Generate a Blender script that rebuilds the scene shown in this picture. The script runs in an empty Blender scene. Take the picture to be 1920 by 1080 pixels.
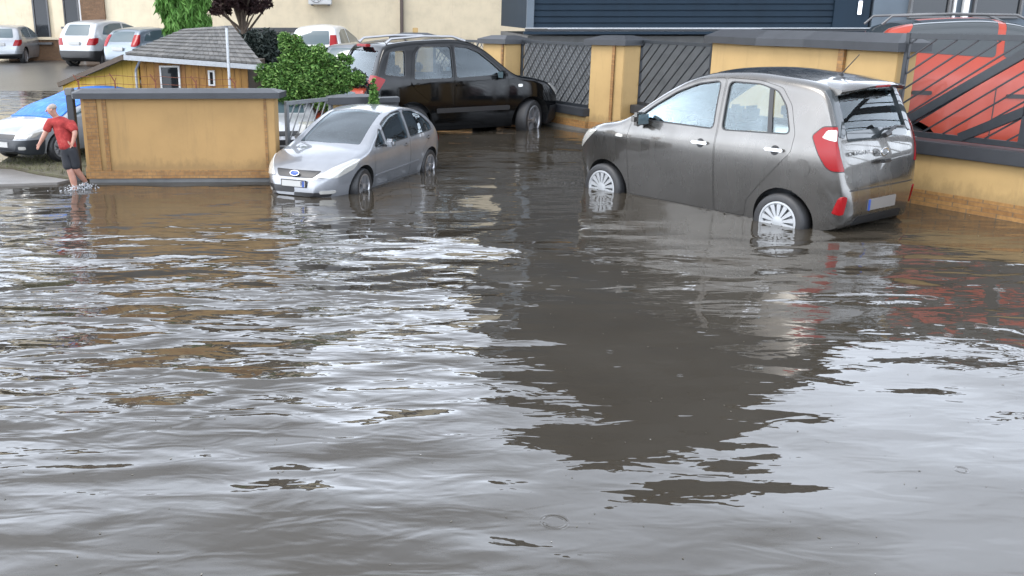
import bpy, bmesh, math, random
import numpy as np
from mathutils import Vector, Matrix
R = math.radians
S = bpy.context.scene
COL = S.collection

# ------------------------------------------------------------------ camera, sky, sun, exposure
cam = bpy.data.cameras.new("camera"); camo = bpy.data.objects.new("camera", cam); COL.objects.link(camo)
cam.sensor_width = 36.0; cam.lens = 32.81; cam.shift_x = 0.09375
cam.clip_start = 0.05; cam.clip_end = 2000
camo.location = (0, 0, 2.0); camo.rotation_euler = (R(90) - 0.2836, 0, 0)
S.camera = camo
SUN_EL, SUN_AZ = 55, -110          # azimuth clockwise from +Y
W = bpy.data.worlds.new("World"); S.world = W; W.use_nodes = True
nt = W.node_tree; nt.nodes.clear()
def wn(t, **k):
    n = nt.nodes.new(t)
    for a, b in k.items(): setattr(n, a, b)
    return n
sky = wn("ShaderNodeTexSky", sky_type='NISHITA', sun_disc=False, sun_elevation=R(SUN_EL), sun_rotation=R(SUN_AZ), air_density=1.0, dust_density=4.0, ozone_density=1.0)
hs = wn("ShaderNodeHueSaturation"); hs.inputs['Saturation'].default_value = 0.42
tc = wn("ShaderNodeTexCoord"); mp = wn("ShaderNodeMapping"); mp.inputs['Scale'].default_value = (1.0, 1.0, 2.2)
nz = wn("ShaderNodeTexNoise"); nz.inputs['Scale'].default_value = 2.6; nz.inputs['Detail'].default_value = 5; nz.inputs['Roughness'].default_value = 0.5
mr = wn("ShaderNodeMapRange"); mr.inputs['From Min'].default_value = 0.3; mr.inputs['From Max'].default_value = 0.7; mr.inputs['To Min'].default_value = 0.72; mr.inputs['To Max'].default_value = 1.25
mx = wn("ShaderNodeMix", data_type='RGBA', blend_type='MULTIPLY'); mx.inputs['Factor'].default_value = 1.0
bg = wn("ShaderNodeBackground"); bg.inputs['Strength'].default_value = 0.15
wo = wn("ShaderNodeOutputWorld")
L = nt.links.new
deck = wn("ShaderNodeMix", data_type='RGBA'); deck.inputs['Factor'].default_value = 0.8; deck.inputs['B'].default_value = (2.35, 2.6, 3.0, 1)   # the even grey cloud deck over the clear sky
el = wn("ShaderNodeSeparateXYZ"); lum = wn("ShaderNodeMapRange"); lum.inputs['From Min'].default_value = .30; lum.inputs['From Max'].default_value = .62; lum.inputs['To Min'].default_value = 2.15; lum.inputs['To Max'].default_value = .86
dk = wn("ShaderNodeMix", data_type='RGBA', blend_type='MULTIPLY'); dk.inputs['Factor'].default_value = 1.0
L(tc.outputs['Generated'], el.inputs[0]); L(el.outputs['Z'], lum.inputs['Value'])
L(sky.outputs['Color'], hs.inputs['Color']); L(hs.outputs['Color'], deck.inputs['A']); L(deck.outputs['Result'], dk.inputs['A']); L(lum.outputs['Result'], dk.inputs['B']); L(dk.outputs['Result'], mx.inputs['A'])
L(tc.outputs['Generated'], mp.inputs['Vector']); L(mp.outputs['Vector'], nz.inputs['Vector'])
L(nz.outputs['Fac'], mr.inputs['Value']); L(mr.outputs['Result'], mx.inputs['B'])
L(mx.outputs['Result'], bg.inputs['Color']); L(bg.outputs['Background'], wo.inputs['Surface'])
sun = bpy.data.lights.new("sun", 'SUN'); sun.energy = 0.5; sun.angle = R(25); sun.color = (1, .97, .92)
suno = bpy.data.objects.new("sun", sun); COL.objects.link(suno)
az = R(SUN_AZ); sd = Vector((math.sin(az) * math.cos(R(SUN_EL)), math.cos(az) * math.cos(R(SUN_EL)), math.sin(R(SUN_EL))))
suno.rotation_euler = sd.to_track_quat('Z', 'Y').to_euler(); suno.location = (0, -5, 20)
S.view_settings.view_transform = 'Standard'; S.view_settings.look = 'None'; S.view_settings.gamma = 1.0
S.view_settings.exposure = 2.36
S.cycles.max_bounces = 10; S.cycles.transparent_max_bounces = 24; S.cycles.glossy_bounces = 6
S.cycles.use_denoising = True
S.cycles.sample_clamp_indirect = 6.0

# ------------------------------------------------------------------ materials
class M:
    def __init__(s, name):
        s.m = bpy.data.materials.new(name); s.m.use_nodes = True; s.t = s.m.node_tree; s.b = s.t.nodes["Principled BSDF"]
    def n(s, t, **k):
        x = s.t.nodes.new(t)
        for a, b in k.items(): setattr(x, a, b)
        return x
    def l(s, a, b): s.t.links.new(a, b)
    def set(s, **k):
        for a, b in k.items(): s.b.inputs[a.replace('_', ' ')].default_value = b
        return s
    def pos(s, scale=(1, 1, 1), obj=True):
        c = s.n("ShaderNodeTexCoord"); m = s.n("ShaderNodeMapping"); m.inputs['Scale'].default_value = scale
        s.l(c.outputs['Object'], m.inputs['Vector']); return m.outputs['Vector']
    def noise(s, vec, scale, detail=4, rough=.55):
        n = s.n("ShaderNodeTexNoise"); n.inputs['Scale'].default_value = scale; n.inputs['Detail'].default_value = detail; n.inputs['Roughness'].default_value = rough
        s.l(vec, n.inputs['Vector']); return n.outputs['Fac']
    def ramp(s, fac, stops):
        r = s.n("ShaderNodeValToRGB"); e = r.color_ramp.elements
        while len(e) < len(stops): e.new(.5)
        for k, (p, c) in enumerate(stops): e[k].position = p; e[k].color = (*c, 1) if len(c) == 3 else c
        s.l(fac, r.inputs['Fac']); return r.outputs['Color']
    def bump(s, h, strength=.3, dist=.01):
        b = s.n("ShaderNodeBump"); b.inputs['Strength'].default_value = strength; b.inputs['Distance'].default_value = dist
        s.l(h, b.inputs['Height']); s.l(b.outputs['Normal'], s.b.inputs['Normal']); return b
def c4(c): return (*c, 1)
def mul(c, k): return tuple(min(1, x * k) for x in c)
def plain(name, col, rough=.5, metal=0, **k):
    m = M(name).set(Base_Color=c4(col), Roughness=rough, Metallic=metal, **k); return m.m
def mottled(name, col, var=.25, scale=6, rough=.8, bump=.15, bscale=60, metal=0, stretch=(1, 1, 1), col2=None, rvar=0):
    m = M(name).set(Roughness=rough, Metallic=metal); v = m.pos(stretch)
    f = m.noise(v, scale, 6, .6)
    m.l(m.ramp(f, [(.25, mul(col, 1 - var)), (.5, col), (.78, col2 or mul(col, 1 + var * .6))]), m.b.inputs['Base Color'])
    if bump: m.bump(m.noise(v, bscale, 3), bump, .01)
    return m.m
def plaster(name, col, stain=(.10, .07, .035), tide=True):
    m = M(name).set(Roughness=.78); v = m.pos(); vs = m.pos((4.5, 4.5, .5))
    a = m.ramp(m.noise(v, 1.9, 7, .62), [(.25, mul(col, .84)), (.5, col), (.78, mul(col, 1.1))])
    mask = m.ramp(m.noise(vs, 1.5, 7, .7), [(.56, (0, 0, 0)), (.86, (.46, .46, .46))])
    x = m.n("ShaderNodeMix", data_type='RGBA'); m.l(mask, x.inputs['Factor']); m.l(a, x.inputs['A']); x.inputs['B'].default_value = c4(stain); col_ = x.outputs['Result']
    if tide:                                                       # damp rising from the flood, with its own ragged edge
        g = m.n("ShaderNodeNewGeometry"); sp = m.n("ShaderNodeSeparateXYZ"); m.l(g.outputs['Position'], sp.inputs[0]); ad = m.n("ShaderNodeMath", operation='MULTIPLY_ADD'); m.l(m.noise(m.pos((3, 3, 1.5)), 2.5, 6, .65), ad.inputs[0]); ad.inputs[1].default_value = -.42; m.l(sp.outputs['Z'], ad.inputs[2])
        k = m.n("ShaderNodeMapRange"); m.l(ad.outputs[0], k.inputs['Value']); k.inputs['From Min'].default_value = -.02; k.inputs['From Max'].default_value = .10; k.inputs['To Min'].default_value = .52; k.inputs['To Max'].default_value = 0
        y = m.n("ShaderNodeMix", data_type='RGBA'); m.l(k.outputs['Result'], y.inputs['Factor']); m.l(col_, y.inputs['A']); y.inputs['B'].default_value = c4(mul(col, .45)); col_ = y.outputs['Result']
    m.l(col_, m.b.inputs['Base Color']); m.bump(m.noise(v, 130, 4), .25, .004); return m.m
def bricks(name, c1, c2, mortar, sx=.12, sz=.045):
    m = M(name).set(Roughness=.7); v = m.pos()
    cb = m.n("ShaderNodeCombineXYZ"); sp = m.n("ShaderNodeSeparateXYZ"); m.l(v, sp.inputs[0])
    ad = m.n("ShaderNodeMath", operation='ADD'); m.l(sp.outputs['X'], ad.inputs[0]); m.l(sp.outputs['Y'], ad.inputs[1])
    m.l(ad.outputs[0], cb.inputs['X']); m.l(sp.outputs['Z'], cb.inputs['Y'])
    b = m.n("ShaderNodeTexBrick"); m.l(cb.outputs[0], b.inputs['Vector'])
    b.inputs['Color1'].default_value = c4(c1); b.inputs['Color2'].default_value = c4(c2); b.inputs['Mortar'].default_value = c4(mortar)
    b.inputs['Scale'].default_value = 1; b.inputs['Brick Width'].default_value = sx; b.inputs['Row Height'].default_value = sz; b.inputs['Mortar Size'].default_value = .003
    mm = m.n("ShaderNodeMix", data_type='RGBA', blend_type='MULTIPLY'); mm.inputs['Factor'].default_value = .8
    m.l(b.outputs['Color'], mm.inputs['A']); m.l(m.ramp(m.noise(v, 25, 5), [(.3, (.6, .6, .6)), (.7, (1.1, 1.1, 1.1))]), mm.inputs['B'])
    m.l(mm.outputs['Result'], m.b.inputs['Base Color']); m.bump(b.outputs['Fac'], -.4, .004); return m.m
def paint(name, col, metal=.45, rough=.32, coat=1.0, drops=False, spec=.5):
    m = M(name).set(Specular_IOR_Level=spec, Metallic=metal, Roughness=rough, Coat_Weight=coat, Coat_Roughness=.03); v = m.pos()
    m.l(m.ramp(m.noise(v, 3, 5), [(.3, mul(col, .93)), (.7, mul(col, 1.05))]), m.b.inputs['Base Color'])
    d = m.ramp(m.noise(m.pos((1, 1, .25)), 5, 6), [(.45, (rough,) * 3), (.75, (min(1, rough + .16),) * 3)]); m.l(d, m.b.inputs['Roughness'])
    if drops:
        vo = m.n("ShaderNodeTexVoronoi"); vo.inputs['Scale'].default_value = 95; m.l(v, vo.inputs['Vector'])
        h = m.ramp(vo.outputs['Distance'], [(0, (1, 1, 1)), (.3, (0, 0, 0))]); bp = m.n("ShaderNodeBump"); bp.inputs['Strength'].default_value = .06; bp.inputs['Distance'].default_value = .002
        m.l(h, bp.inputs['Height']); m.l(bp.outputs['Normal'], m.b.inputs['Coat Normal'])
    return m.m
def glass(name, tint=(.62, .72, .74), rough=.01, refl=1.5):
    m = M(name); t = m.t; t.nodes.remove(m.b); out = [n for n in t.nodes if n.type == 'OUTPUT_MATERIAL'][0]
    tr = m.n("ShaderNodeBsdfTransparent"); tr.inputs['Color'].default_value = c4(tint)
    gl = m.n("ShaderNodeBsdfGlossy"); gl.inputs['Roughness'].default_value = rough; gl.inputs['Color'].default_value = (.9, .97, 1, 1)
    fr = m.n("ShaderNodeFresnel"); fr.inputs['IOR'].default_value = refl
    mix = m.n("ShaderNodeMixShader"); m.l(fr.outputs[0], mix.inputs[0]); m.l(tr.outputs[0], mix.inputs[1]); m.l(gl.outputs[0], mix.inputs[2]); m.l(mix.outputs[0], out.inputs['Surface'])
    return m.m
def leafmat(name, c1, c2, c3):
    m = M(name).set(Roughness=.65, Specular_IOR_Level=.25); g = m.n("ShaderNodeNewGeometry"); 
    m.l(m.ramp(g.outputs['Random Per Island'], [(0, c1), (.5, c2), (1, c3)]), m.b.inputs['Base Color'])
    try: m.b.inputs['Transmission Weight'].default_value = 0; m.b.inputs['Subsurface Weight'].default_value = 0
    except Exception: pass
    return m.m

MT = {}
MT['yellow'] = plaster('yellow_plaster', (.33, .218, .088))
MT['ochre'] = plaster('ochre_plaster', (.295, .178, .066))
MT['cream'] = plaster('cream_plaster', (.57, .485, .345), (.3, .2, .15), False)
MT['brick'] = bricks('ochre_brick', (.26, .135, .04), (.19, .088, .022), (.13, .085, .045))
MT['brown_brick'] = bricks('brown_brick', (.16, .085, .04), (.12, .062, .027), (.11, .075, .045), .25, .08)
MT['concrete'] = mottled('grey_concrete', (.12, .12, .118), .3, 4, .85)
MT['plinth_grey'] = mottled('grey_plinth_render', (.07, .07, .068), .35, 3, .85)
MT['plinth'] = mottled('dark_wet_plinth', (.085, .08, .072), .4, 5, .6)
MT['cap'] = mottled('dark_sheet_metal', (.022, .024, .028), .3, 5, .5, .08, 30, metal=0)
MT['capgrey'] = mottled('grey_sheet_metal', (.09, .09, .092), .25, 5, .5, .08, 30, metal=0)
MT['steel'] = mottled('dark_fence_steel', (.014, .017, .021), .3, 20, .45, 0, metal=0)
MT['steel_grey'] = mottled('grey_fence_steel', (.11, .115, .12), .25, 20, .5, 0, metal=0)
MT['galv'] = mottled('galvanised_steel', (.30, .31, .32), .2, 30, .4, 0, metal=.6)
MT['rust'] = mottled('rust', (.12, .035, .018), .4, 40, .85, 0)
MT['blue_clad'] = mottled('blue_cladding', (.008, .018, .030), .2, 2, .65, 0, stretch=(1, 1, .3)); MT['blue_clad'].node_tree.nodes['Principled BSDF'].inputs['Specular IOR Level'].default_value = .2
MT['blue_grey'] = mottled('blue_grey_render', (.07, .09, .11), .15, 2, .6, .1)
MT['white'] = mottled('white_paint', (.50, .50, .49), .08, 10, .5, 0)
MT['brownpipe'] = plain('brown_pipe', (.07, .045, .035), .4)
MT['darkglass'] = plain('dark_window_glass', (.012, .014, .016), .04)
MT['asphalt'] = mottled('wet_asphalt', (.06, .058, .055), .35, 1.2, .28, .3, 140)
MT['paving'] = mottled('wet_paving', (.12, .11, .10), .3, 3, .4, .25, 60)
MT['soil'] = mottled('muddy_verge', (.06, .052, .03), .45, 7, .9, .6, 50, col2=(.07, .075, .03))
MT['yard'] = mottled('yard_concrete', (.10, .10, .098), .3, 2, .5, .2, 60)
MT['tyre'] = mottled('tyre_rubber', (.014, .014, .015), .3, 40, .55, .1, 120)
MT['black'] = plain('black_plastic', (.012, .012, .013), .45)
MT['liner'] = plain('arch_liner', (.006, .006, .006), .9)
MT['alloy'] = plain('alloy_rim', (.34, .34, .35), .3, .7)
MT['cap_silver'] = plain('wheel_cover_silver', (.30, .31, .32), .38, .3)
MT['redlens'] = plain('red_lens', (.21, .004, .006), .20, 0, Specular_IOR_Level=.3)
MT['clearlens'] = plain('clear_lens', (.42, .41, .38), .10, .3, Coat_Weight=1.0)
MT['amber'] = plain('amber_lens', (.55, .22, .05), .15)
MT['chrome'] = plain('chrome', (.75, .75, .76), .12, 1)
MT['seat'] = mottled('seat_cloth', (.035, .037, .042), .3, 30, .9, 0)
MT['dash'] = plain('dashboard_plastic', (.02, .021, .024), .6)
MT['plate'] = plain('plate_white', (.35, .35, .34), .4)
MT['platetaupe'] = plain('plate_taupe', (.15, .14, .13), .45)
MT['plateblue'] = plain('plate_band_blue', (.02, .06, .25), .4)
MT['plateink'] = plain('plate_ink', (.02, .02, .02), .5)
MT['glass'] = glass('car_glass', (.84, .89, .90))
MT['glass_dark'] = glass('car_glass_tinted', (.74, .77, .79))
MT['opaque_glass'] = plain('opaque_car_glass', (.05, .075, .085), .05, 0, Specular_IOR_Level=.8)
MT['black_glass'] = plain('black_edge_glass', (.03, .035, .037), .06, 0, Specular_IOR_Level=.7)

# ------------------------------------------------------------------ mesh helpers
def prop(o, label=None, cat=None, group=None, kind=None):
    if label: o['label'] = label
    if cat: o['category'] = cat
    if group: o['group'] = group
    if kind: o['kind'] = kind
    return o
def empty(name, loc=(0, 0, 0), rz=0, scale=1):
    o = bpy.data.objects.new(name, None); COL.objects.link(o); o.location = loc; o.rotation_euler = (0, 0, rz); o.scale = (scale,) * 3; o.empty_display_size = .1
    return o
def link(name, me, mats=None, parent=None, loc=None, rot=None):
    o = bpy.data.objects.new(name, me); COL.objects.link(o)
    if mats is not None:
        me.materials.clear()
        for m in (mats if isinstance(mats, (list, tuple)) else [mats]): me.materials.append(m)
    if parent: o.parent = parent
    if loc is not None: o.location = loc
    if rot is not None: o.rotation_euler = rot
    return o
def smooth(me, ang=35):
    me.polygons.foreach_set('use_smooth', [True] * len(me.polygons))
    try: me.set_sharp_from_angle(angle=R(ang))
    except Exception: pass
    me.update(); return me
class MB:
    def __init__(s): s.v = []; s.f = []; s.mi = []
    def add(s, vs, fs, mi=0):
        o = len(s.v); s.v += [tuple(v) for v in vs]; s.f += [tuple(i + o for i in f) for f in fs]; s.mi += [mi] * len(fs); return s
    def box(s, c, d, rz=0, mi=0, top=1.0):
        hx, hy, hz = d[0] / 2, d[1] / 2, d[2] / 2; vs = []
        for z, k in ((-hz, 1), (hz, top)):
            for x, y in ((-hx, -hy), (hx, -hy), (hx, hy), (-hx, hy)):
                x, y = x * k, y * k
                vs.append((c[0] + x * math.cos(rz) - y * math.sin(rz), c[1] + x * math.sin(rz) + y * math.cos(rz), c[2] + z))
        return s.add(vs, [(0, 3, 2, 1), (4, 5, 6, 7), (0, 1, 5, 4), (1, 2, 6, 5), (2, 3, 7, 6), (3, 0, 4, 7)], mi)
    def bar(s, a, b, w, t=None, mi=0, up=(0, 0, 1)):          # rectangular bar between two points
        a, b = Vector(a), Vector(b); d = (b - a).normalized(); t = t or w
        u = Vector(up) if abs(d.dot(Vector(up))) < .95 else Vector((1, 0, 0))
        sx = d.cross(u).normalized(); sy = sx.cross(d).normalized(); vs = []
        for p in (a, b):
            for i, j in ((-1, -1), (1, -1), (1, 1), (-1, 1)): vs.append(p + sx * (i * w / 2) + sy * (j * t / 2))
        return s.add(vs, [(0, 1, 2, 3), (7, 6, 5, 4), (0, 4, 5, 1), (1, 5, 6, 2), (2, 6, 7, 3), (3, 7, 4, 0)], mi)
    def tube(s, pts, rad, n=8, mi=0, cap=True):
        pts = [Vector(p) for p in pts]; rad = rad if isinstance(rad, (list, tuple)) else [rad] * len(pts); vs = []; prev = None
        for i, p in enumerate(pts):
            d = (pts[min(i + 1, len(pts) - 1)] - pts[max(i - 1, 0)]).normalized()
            if prev is None: u = d.orthogonal().normalized()
            else: u = (prev - d * prev.dot(d)).normalized()
            prev = u; w = d.cross(u)
            for k in range(n):
                a = 2 * math.pi * k / n; vs.append(p + (u * math.cos(a) + w * math.sin(a)) * rad[i])
        fs = [(i * n + k, i * n + (k + 1) % n, (i + 1) * n + (k + 1) % n, (i + 1) * n + k) for i in range(len(pts) - 1) for k in range(n)]
        if cap: fs += [tuple(range(n))[::-1], tuple((len(pts) - 1) * n + k for k in range(n))]
        return s.add(vs, fs, mi)
    def lathe(s, prof, n=32, axis='y', mi=0):                  # prof (r, h) revolved round axis
        vs = []
        for k in range(n):
            a = 2 * math.pi * k / n
            for r, h in prof:
                x, z = r * math.cos(a), r * math.sin(a)
                vs.append((x, h, z) if axis == 'y' else (x, z, h))
        m = len(prof); fs = [(k * m + i, k * m + i + 1, ((k + 1) % n) * m + i + 1, ((k + 1) % n) * m + i) for k in range(n) for i in range(m - 1)]
        return s.add(vs, fs, mi)
    def extrude(s, out, axis, a, b, mi=0):
        n = len(out)
        f = {'x': lambda p, q: (q, p[0], p[1]), 'y': lambda p, q: (p[0], q, p[1]), 'z': lambda p, q: (p[0], p[1], q)}[axis]
        vs = [f(p, a) for p in out] + [f(p, b) for p in out]
        return s.add(vs, [tuple(range(n)), tuple(range(2 * n - 1, n - 1, -1))] + [(i, n + i, n + (i + 1) % n, (i + 1) % n) for i in range(n)], mi)
    def mesh(s, name='m', fix=True):
        me = bpy.data.meshes.new(name); me.from_pydata(s.v, [], s.f); me.polygons.foreach_set('material_index', s.mi)
        if fix:
            bm = bmesh.new(); bm.from_mesh(me); bmesh.ops.recalc_face_normals(bm, faces=bm.faces); bm.to_mesh(me); bm.free()
        me.update(); return me
    def obj(s, name, mats, parent=None, sm=None, bevel=0, loc=None, rot=None):
        me = s.mesh(name)
        if bevel:
            bm = bmesh.new(); bm.from_mesh(me)
            es = [e for e in bm.edges if len(e.link_faces) == 2 and e.calc_face_angle(0) > R(35)]
            bmesh.ops.bevel(bm, geom=es, offset=bevel, segments=2, affect='EDGES', clamp_overlap=True); bm.to_mesh(me); bm.free()
            smooth(me, 40)
        if sm: smooth(me, sm)
        return link(name, me, mats, parent, loc, rot)
_dg = lambda: bpy.context.evaluated_depsgraph_get()
def evald(o):
    d = _dg(); d.update(); e = o.evaluated_get(d); return bpy.data.meshes.new_from_object(e)
def boolean(a, b, op):
    A = bpy.data.objects.new("a", a); B = bpy.data.objects.new("b", b); COL.objects.link(A); COL.objects.link(B)
    md = A.modifiers.new("b", 'BOOLEAN'); md.object = B; md.operation = op
    me = None
    for sol in ('MANIFOLD', 'EXACT'):
        try: md.solver = sol
        except Exception: continue
        me = evald(A)
        if len(me.polygons) and not (op == 'DIFFERENCE' and sol == 'MANIFOLD' and len(me.polygons) == len(a.polygons) and False): break
    bpy.data.objects.remove(A); bpy.data.objects.remove(B); return me
def rpoly(pts, r=.04, n=3):                                    # round the corners of an outline
    out = []; m = len(pts)
    for i in range(m):
        p, a, b = Vector(pts[i]), Vector(pts[i - 1]), Vector(pts[(i + 1) % m])
        k = min(r, (a - p).length * .45, (b - p).length * .45)
        s, e = p + (a - p).normalized() * k, p + (b - p).normalized() * k
        for j in range(n + 1):
            t = j / n; out.append(tuple(s * (1 - t) ** 2 + p * 2 * t * (1 - t) + e * t * t))
    return out
def offs(pts, d):                                              # offset a polygon inwards by d
    m = len(pts); P = [Vector(p) for p in pts]
    area = sum(P[i].x * P[(i + 1) % m].y - P[(i + 1) % m].x * P[i].y for i in range(m)); sg = 1 if area > 0 else -1; out = []
    for i in range(m):
        a = (P[i] - P[i - 1]).normalized(); b = (P[(i + 1) % m] - P[i]).normalized()
        n1 = Vector((-a.y, a.x)) * sg; n2 = Vector((-b.y, b.x)) * sg; h = n1 + n2
        h = h / max(.3, h.dot(n1)) if h.length > 1e-6 else n1
        out.append(tuple(P[i] + h * d))
    return out
def pchip(pts):
    xs = np.array([p[0] for p in pts], float); ys = np.array([p[1] for p in pts], float); o = np.argsort(xs); xs, ys = xs[o], ys[o]
    h = np.diff(xs); d = np.diff(ys) / h; m = np.zeros(len(xs))
    for i in range(1, len(xs) - 1):
        if d[i - 1] * d[i] > 0:
            w1, w2 = 2 * h[i] + h[i - 1], h[i] + 2 * h[i - 1]; m[i] = (w1 + w2) / (w1 / d[i - 1] + w2 / d[i])
    m[0], m[-1] = d[0], d[-1]
    def f(x):
        x = np.clip(x, xs[0], xs[-1]); i = np.clip(np.searchsorted(xs, x) - 1, 0, len(h) - 1); t = (x - xs[i]) / h[i]
        return (2 * t**3 - 3 * t**2 + 1) * ys[i] + (t**3 - 2 * t**2 + t) * h[i] * m[i] + (-2 * t**3 + 3 * t**2) * ys[i + 1] + (t**3 - t**2) * h[i] * m[i + 1]
    return f

# ------------------------------------------------------------------ car builder: a body surface lofted from profile curves, cut by real openings
class CarShape:
    def __init__(s, top, bot, plan, belt, zw, wb, r, tumble=.3, flare=.012, kz=1.0, rc=.09, crown=.03, hub=None, belly=.06, shoulder=.03, bexp=2.2):
        s.zh = hub or r; s.kz = kz; zm = s.zm
        s.top = pchip([(x, zm(z)) for x, z in top]); s.bot = pchip([(x, zm(z)) for x, z in bot]); s.plan = pchip(plan); s.belt = pchip([(x, zm(z)) for x, z in belt])
        s.x0, s.x1 = top[0][0], top[-1][0]; s.zw = zm(zw); s.wb = wb; s.r = r; s.tumble = tumble; s.flare = flare; s.rc = rc; s.crown = crown; s.belly = belly; s.bexp = bexp; s.shoulder = shoulder
    def zm(s, z): return s.zh + (z - s.zh) * s.kz if z > s.zh else z
    def O(s, pts): return [(x, s.zm(z)) for x, z in pts]
    def ring(s, x, ins, zfl=None):
        zt = float(s.top(x)) - ins; zb = float(s.bot(x)) + ins if zfl is None else zfl; Wd = float(s.plan(x)) - ins; bl = float(s.belt(x))
        for xw in (0, s.wb): Wd += s.flare * math.exp(-((x - xw) / (s.r * 1.25))**4)
        crown = s.crown * min(1, Wd / .6); rc = min(s.rc, (zt - zb) * .35); ze = zt - crown - rc; zw = min(s.zw, ze)
        def ys(z):
            if z <= zw: y = Wd * (1 - s.belly * ((zw - z) / max(.05, zw - zb))**s.bexp)
            else: y = Wd * (1 - s.shoulder * (min(1, (z - zw) / max(.05, bl - zw)))**2)
            if z > bl: y -= s.tumble * (z - bl) + .12 * (z - bl)**2
            return max(y, .03)
        h = [(0, zb), (ys(zb) * .6, zb), (ys(zb) - .025, zb)]
        NS = 20
        for k in range(NS + 1):
            z = zb + .015 + (ze - zb - .015) * k / NS; h.append((ys(z), z))
        ye = ys(ze); ry = min(rc * 1.3, ye * .5)
        for k in range(1, 7):
            a = math.pi / 2 * k / 6; h.append((ye - ry * (1 - math.cos(a)), ze + rc * math.sin(a)))
        yt = ye - ry
        for k in range(1, 6):
            y = yt * (1 - k / 5); h.append((y, ze + rc + crown * (1 - (y / yt)**2)))
        return h
    def loft(s, ins=0.0, xa=None, xb=None, zfl=None, nst=96):
        xm = (s.x0 + s.x1) / 2; hl = (s.x1 - s.x0) / 2; a0, b0 = (s.x0 if xa is None else xa), (s.x1 if xb is None else xb)
        t = np.linspace(0, 1, nst); t = .5 * t + .5 * (1 - np.cos(math.pi * t)) / 2; xs = a0 + (b0 - a0) * t
        vs = []; rings = []
        for x in xs:
            h = s.ring(x, ins, zfl); X = xm + (x - xm) * (1 - ins / hl)
            full = [(X, y, z) for y, z in h] + [(X, -y, z) for y, z in h[-2:0:-1]]
            rings.append(len(full)); vs += full
        n = rings[0]; fs = [(i * n + k, i * n + (k + 1) % n, (i + 1) * n + (k + 1) % n, (i + 1) * n + k) for i in range(nst - 1) for k in range(n)]
        fs += [tuple(range(n)), tuple((nst - 1) * n + k for k in range(n))[::-1]]
        b = MB(); b.add(vs, fs); return b.mesh()
def both(mb, out, axis, a, b):
    mb.extrude(out, axis, a, b); mb.extrude(out, axis, -b, -a); return mb
def mirror_y(pts): return [(-y, z) for y, z in pts]

def wheel(parent, x, y, r, w, style, steer=0, rim_r=None):
    sgn = 1 if y > 0 else -1; rr = rim_r or r * .68
    b = MB(); hw = w / 2
    b.lathe([(rr, -hw * .8), (rr + .012, -hw), (r - .03, -hw), (r - .008, -hw * .8), (r, -hw * .55), (r, hw * .55), (r - .008, hw * .8), (r - .03, hw), (rr + .012, hw), (rr, hw * .8), (rr, -hw * .8)], 48)
    t = b.obj('wheel', MT['tyre'], parent, 40, loc=(x, y, parent['hub_z']), rot=(0, 0, steer))
    rb = MB(); o = sgn * hw                                     # outward face at o
    n = {'cover': 14, 'five': 5, 'ten': 10, 'seven': 7}[style]
    rb.lathe([(rr + .004, o * .72), (rr + .006, o * .95), (rr - .012, o * .98), (rr - .03, o * .80), (rr - .04, -o * .7), (rr, -o * .75)], 48)
    rb.lathe([(rr - .02, o * .30), (.001, o * .28)], 32, mi=1)
    hub = rr * (.30 if style == 'cover' else .22)
    rb.lathe([(.001, o * .99), (hub * .5, o * .985), (hub, o * .92), (hub * 1.05, o * .4)], 24)
    for k in range(n):
        a = 2 * math.pi * (k + .5) / n
        subs = [0] if style in ('cover', 'seven', 'ten') else [-.13, .13]
        for da in subs:
            ww = {'cover': .20, 'five': .13, 'ten': .2, 'seven': .24}[style] * rr * (.62 if style == 'five' else 1)
            def q(rad, t, h): return (rad * math.cos(a + da) - t * math.sin(a + da), h, rad * math.sin(a + da) + t * math.cos(a + da))
            w0, w1 = ww * .55, ww * (1.25 if style == 'cover' else .9)
            vs = [q(hub * .9, -w0 / 2, o * .93), q(hub * .9, w0 / 2, o * .93), q(rr - .012, w1 / 2, o * .90), q(rr - .012, -w1 / 2, o * .90),
                  q(hub * .9, -w0 / 2, o * .45), q(hub * .9, w0 / 2, o * .45), q(rr - .012, w1 / 2, o * .45), q(rr - .012, -w1 / 2, o * .45)]
            rb.add(vs, [(0, 1, 2, 3), (7, 6, 5, 4), (0, 4, 5, 1), (1, 5, 6, 2), (2, 6, 7, 3), (3, 7, 4, 0)])
    rb.obj('rim', [MT['cap_silver'] if style == 'cover' else MT['alloy'], MT['liner']], t, 30)
    return t

def text_mesh(body, size, ext=.004):
    cu = bpy.data.curves.new('t', 'FONT'); cu.body = body; cu.size = size; cu.extrude = ext; cu.align_x = 'CENTER'; cu.align_y = 'CENTER'
    o = bpy.data.objects.new('t', cu); COL.objects.link(o); me = evald(o); bpy.data.objects.remove(o); return me

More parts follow.
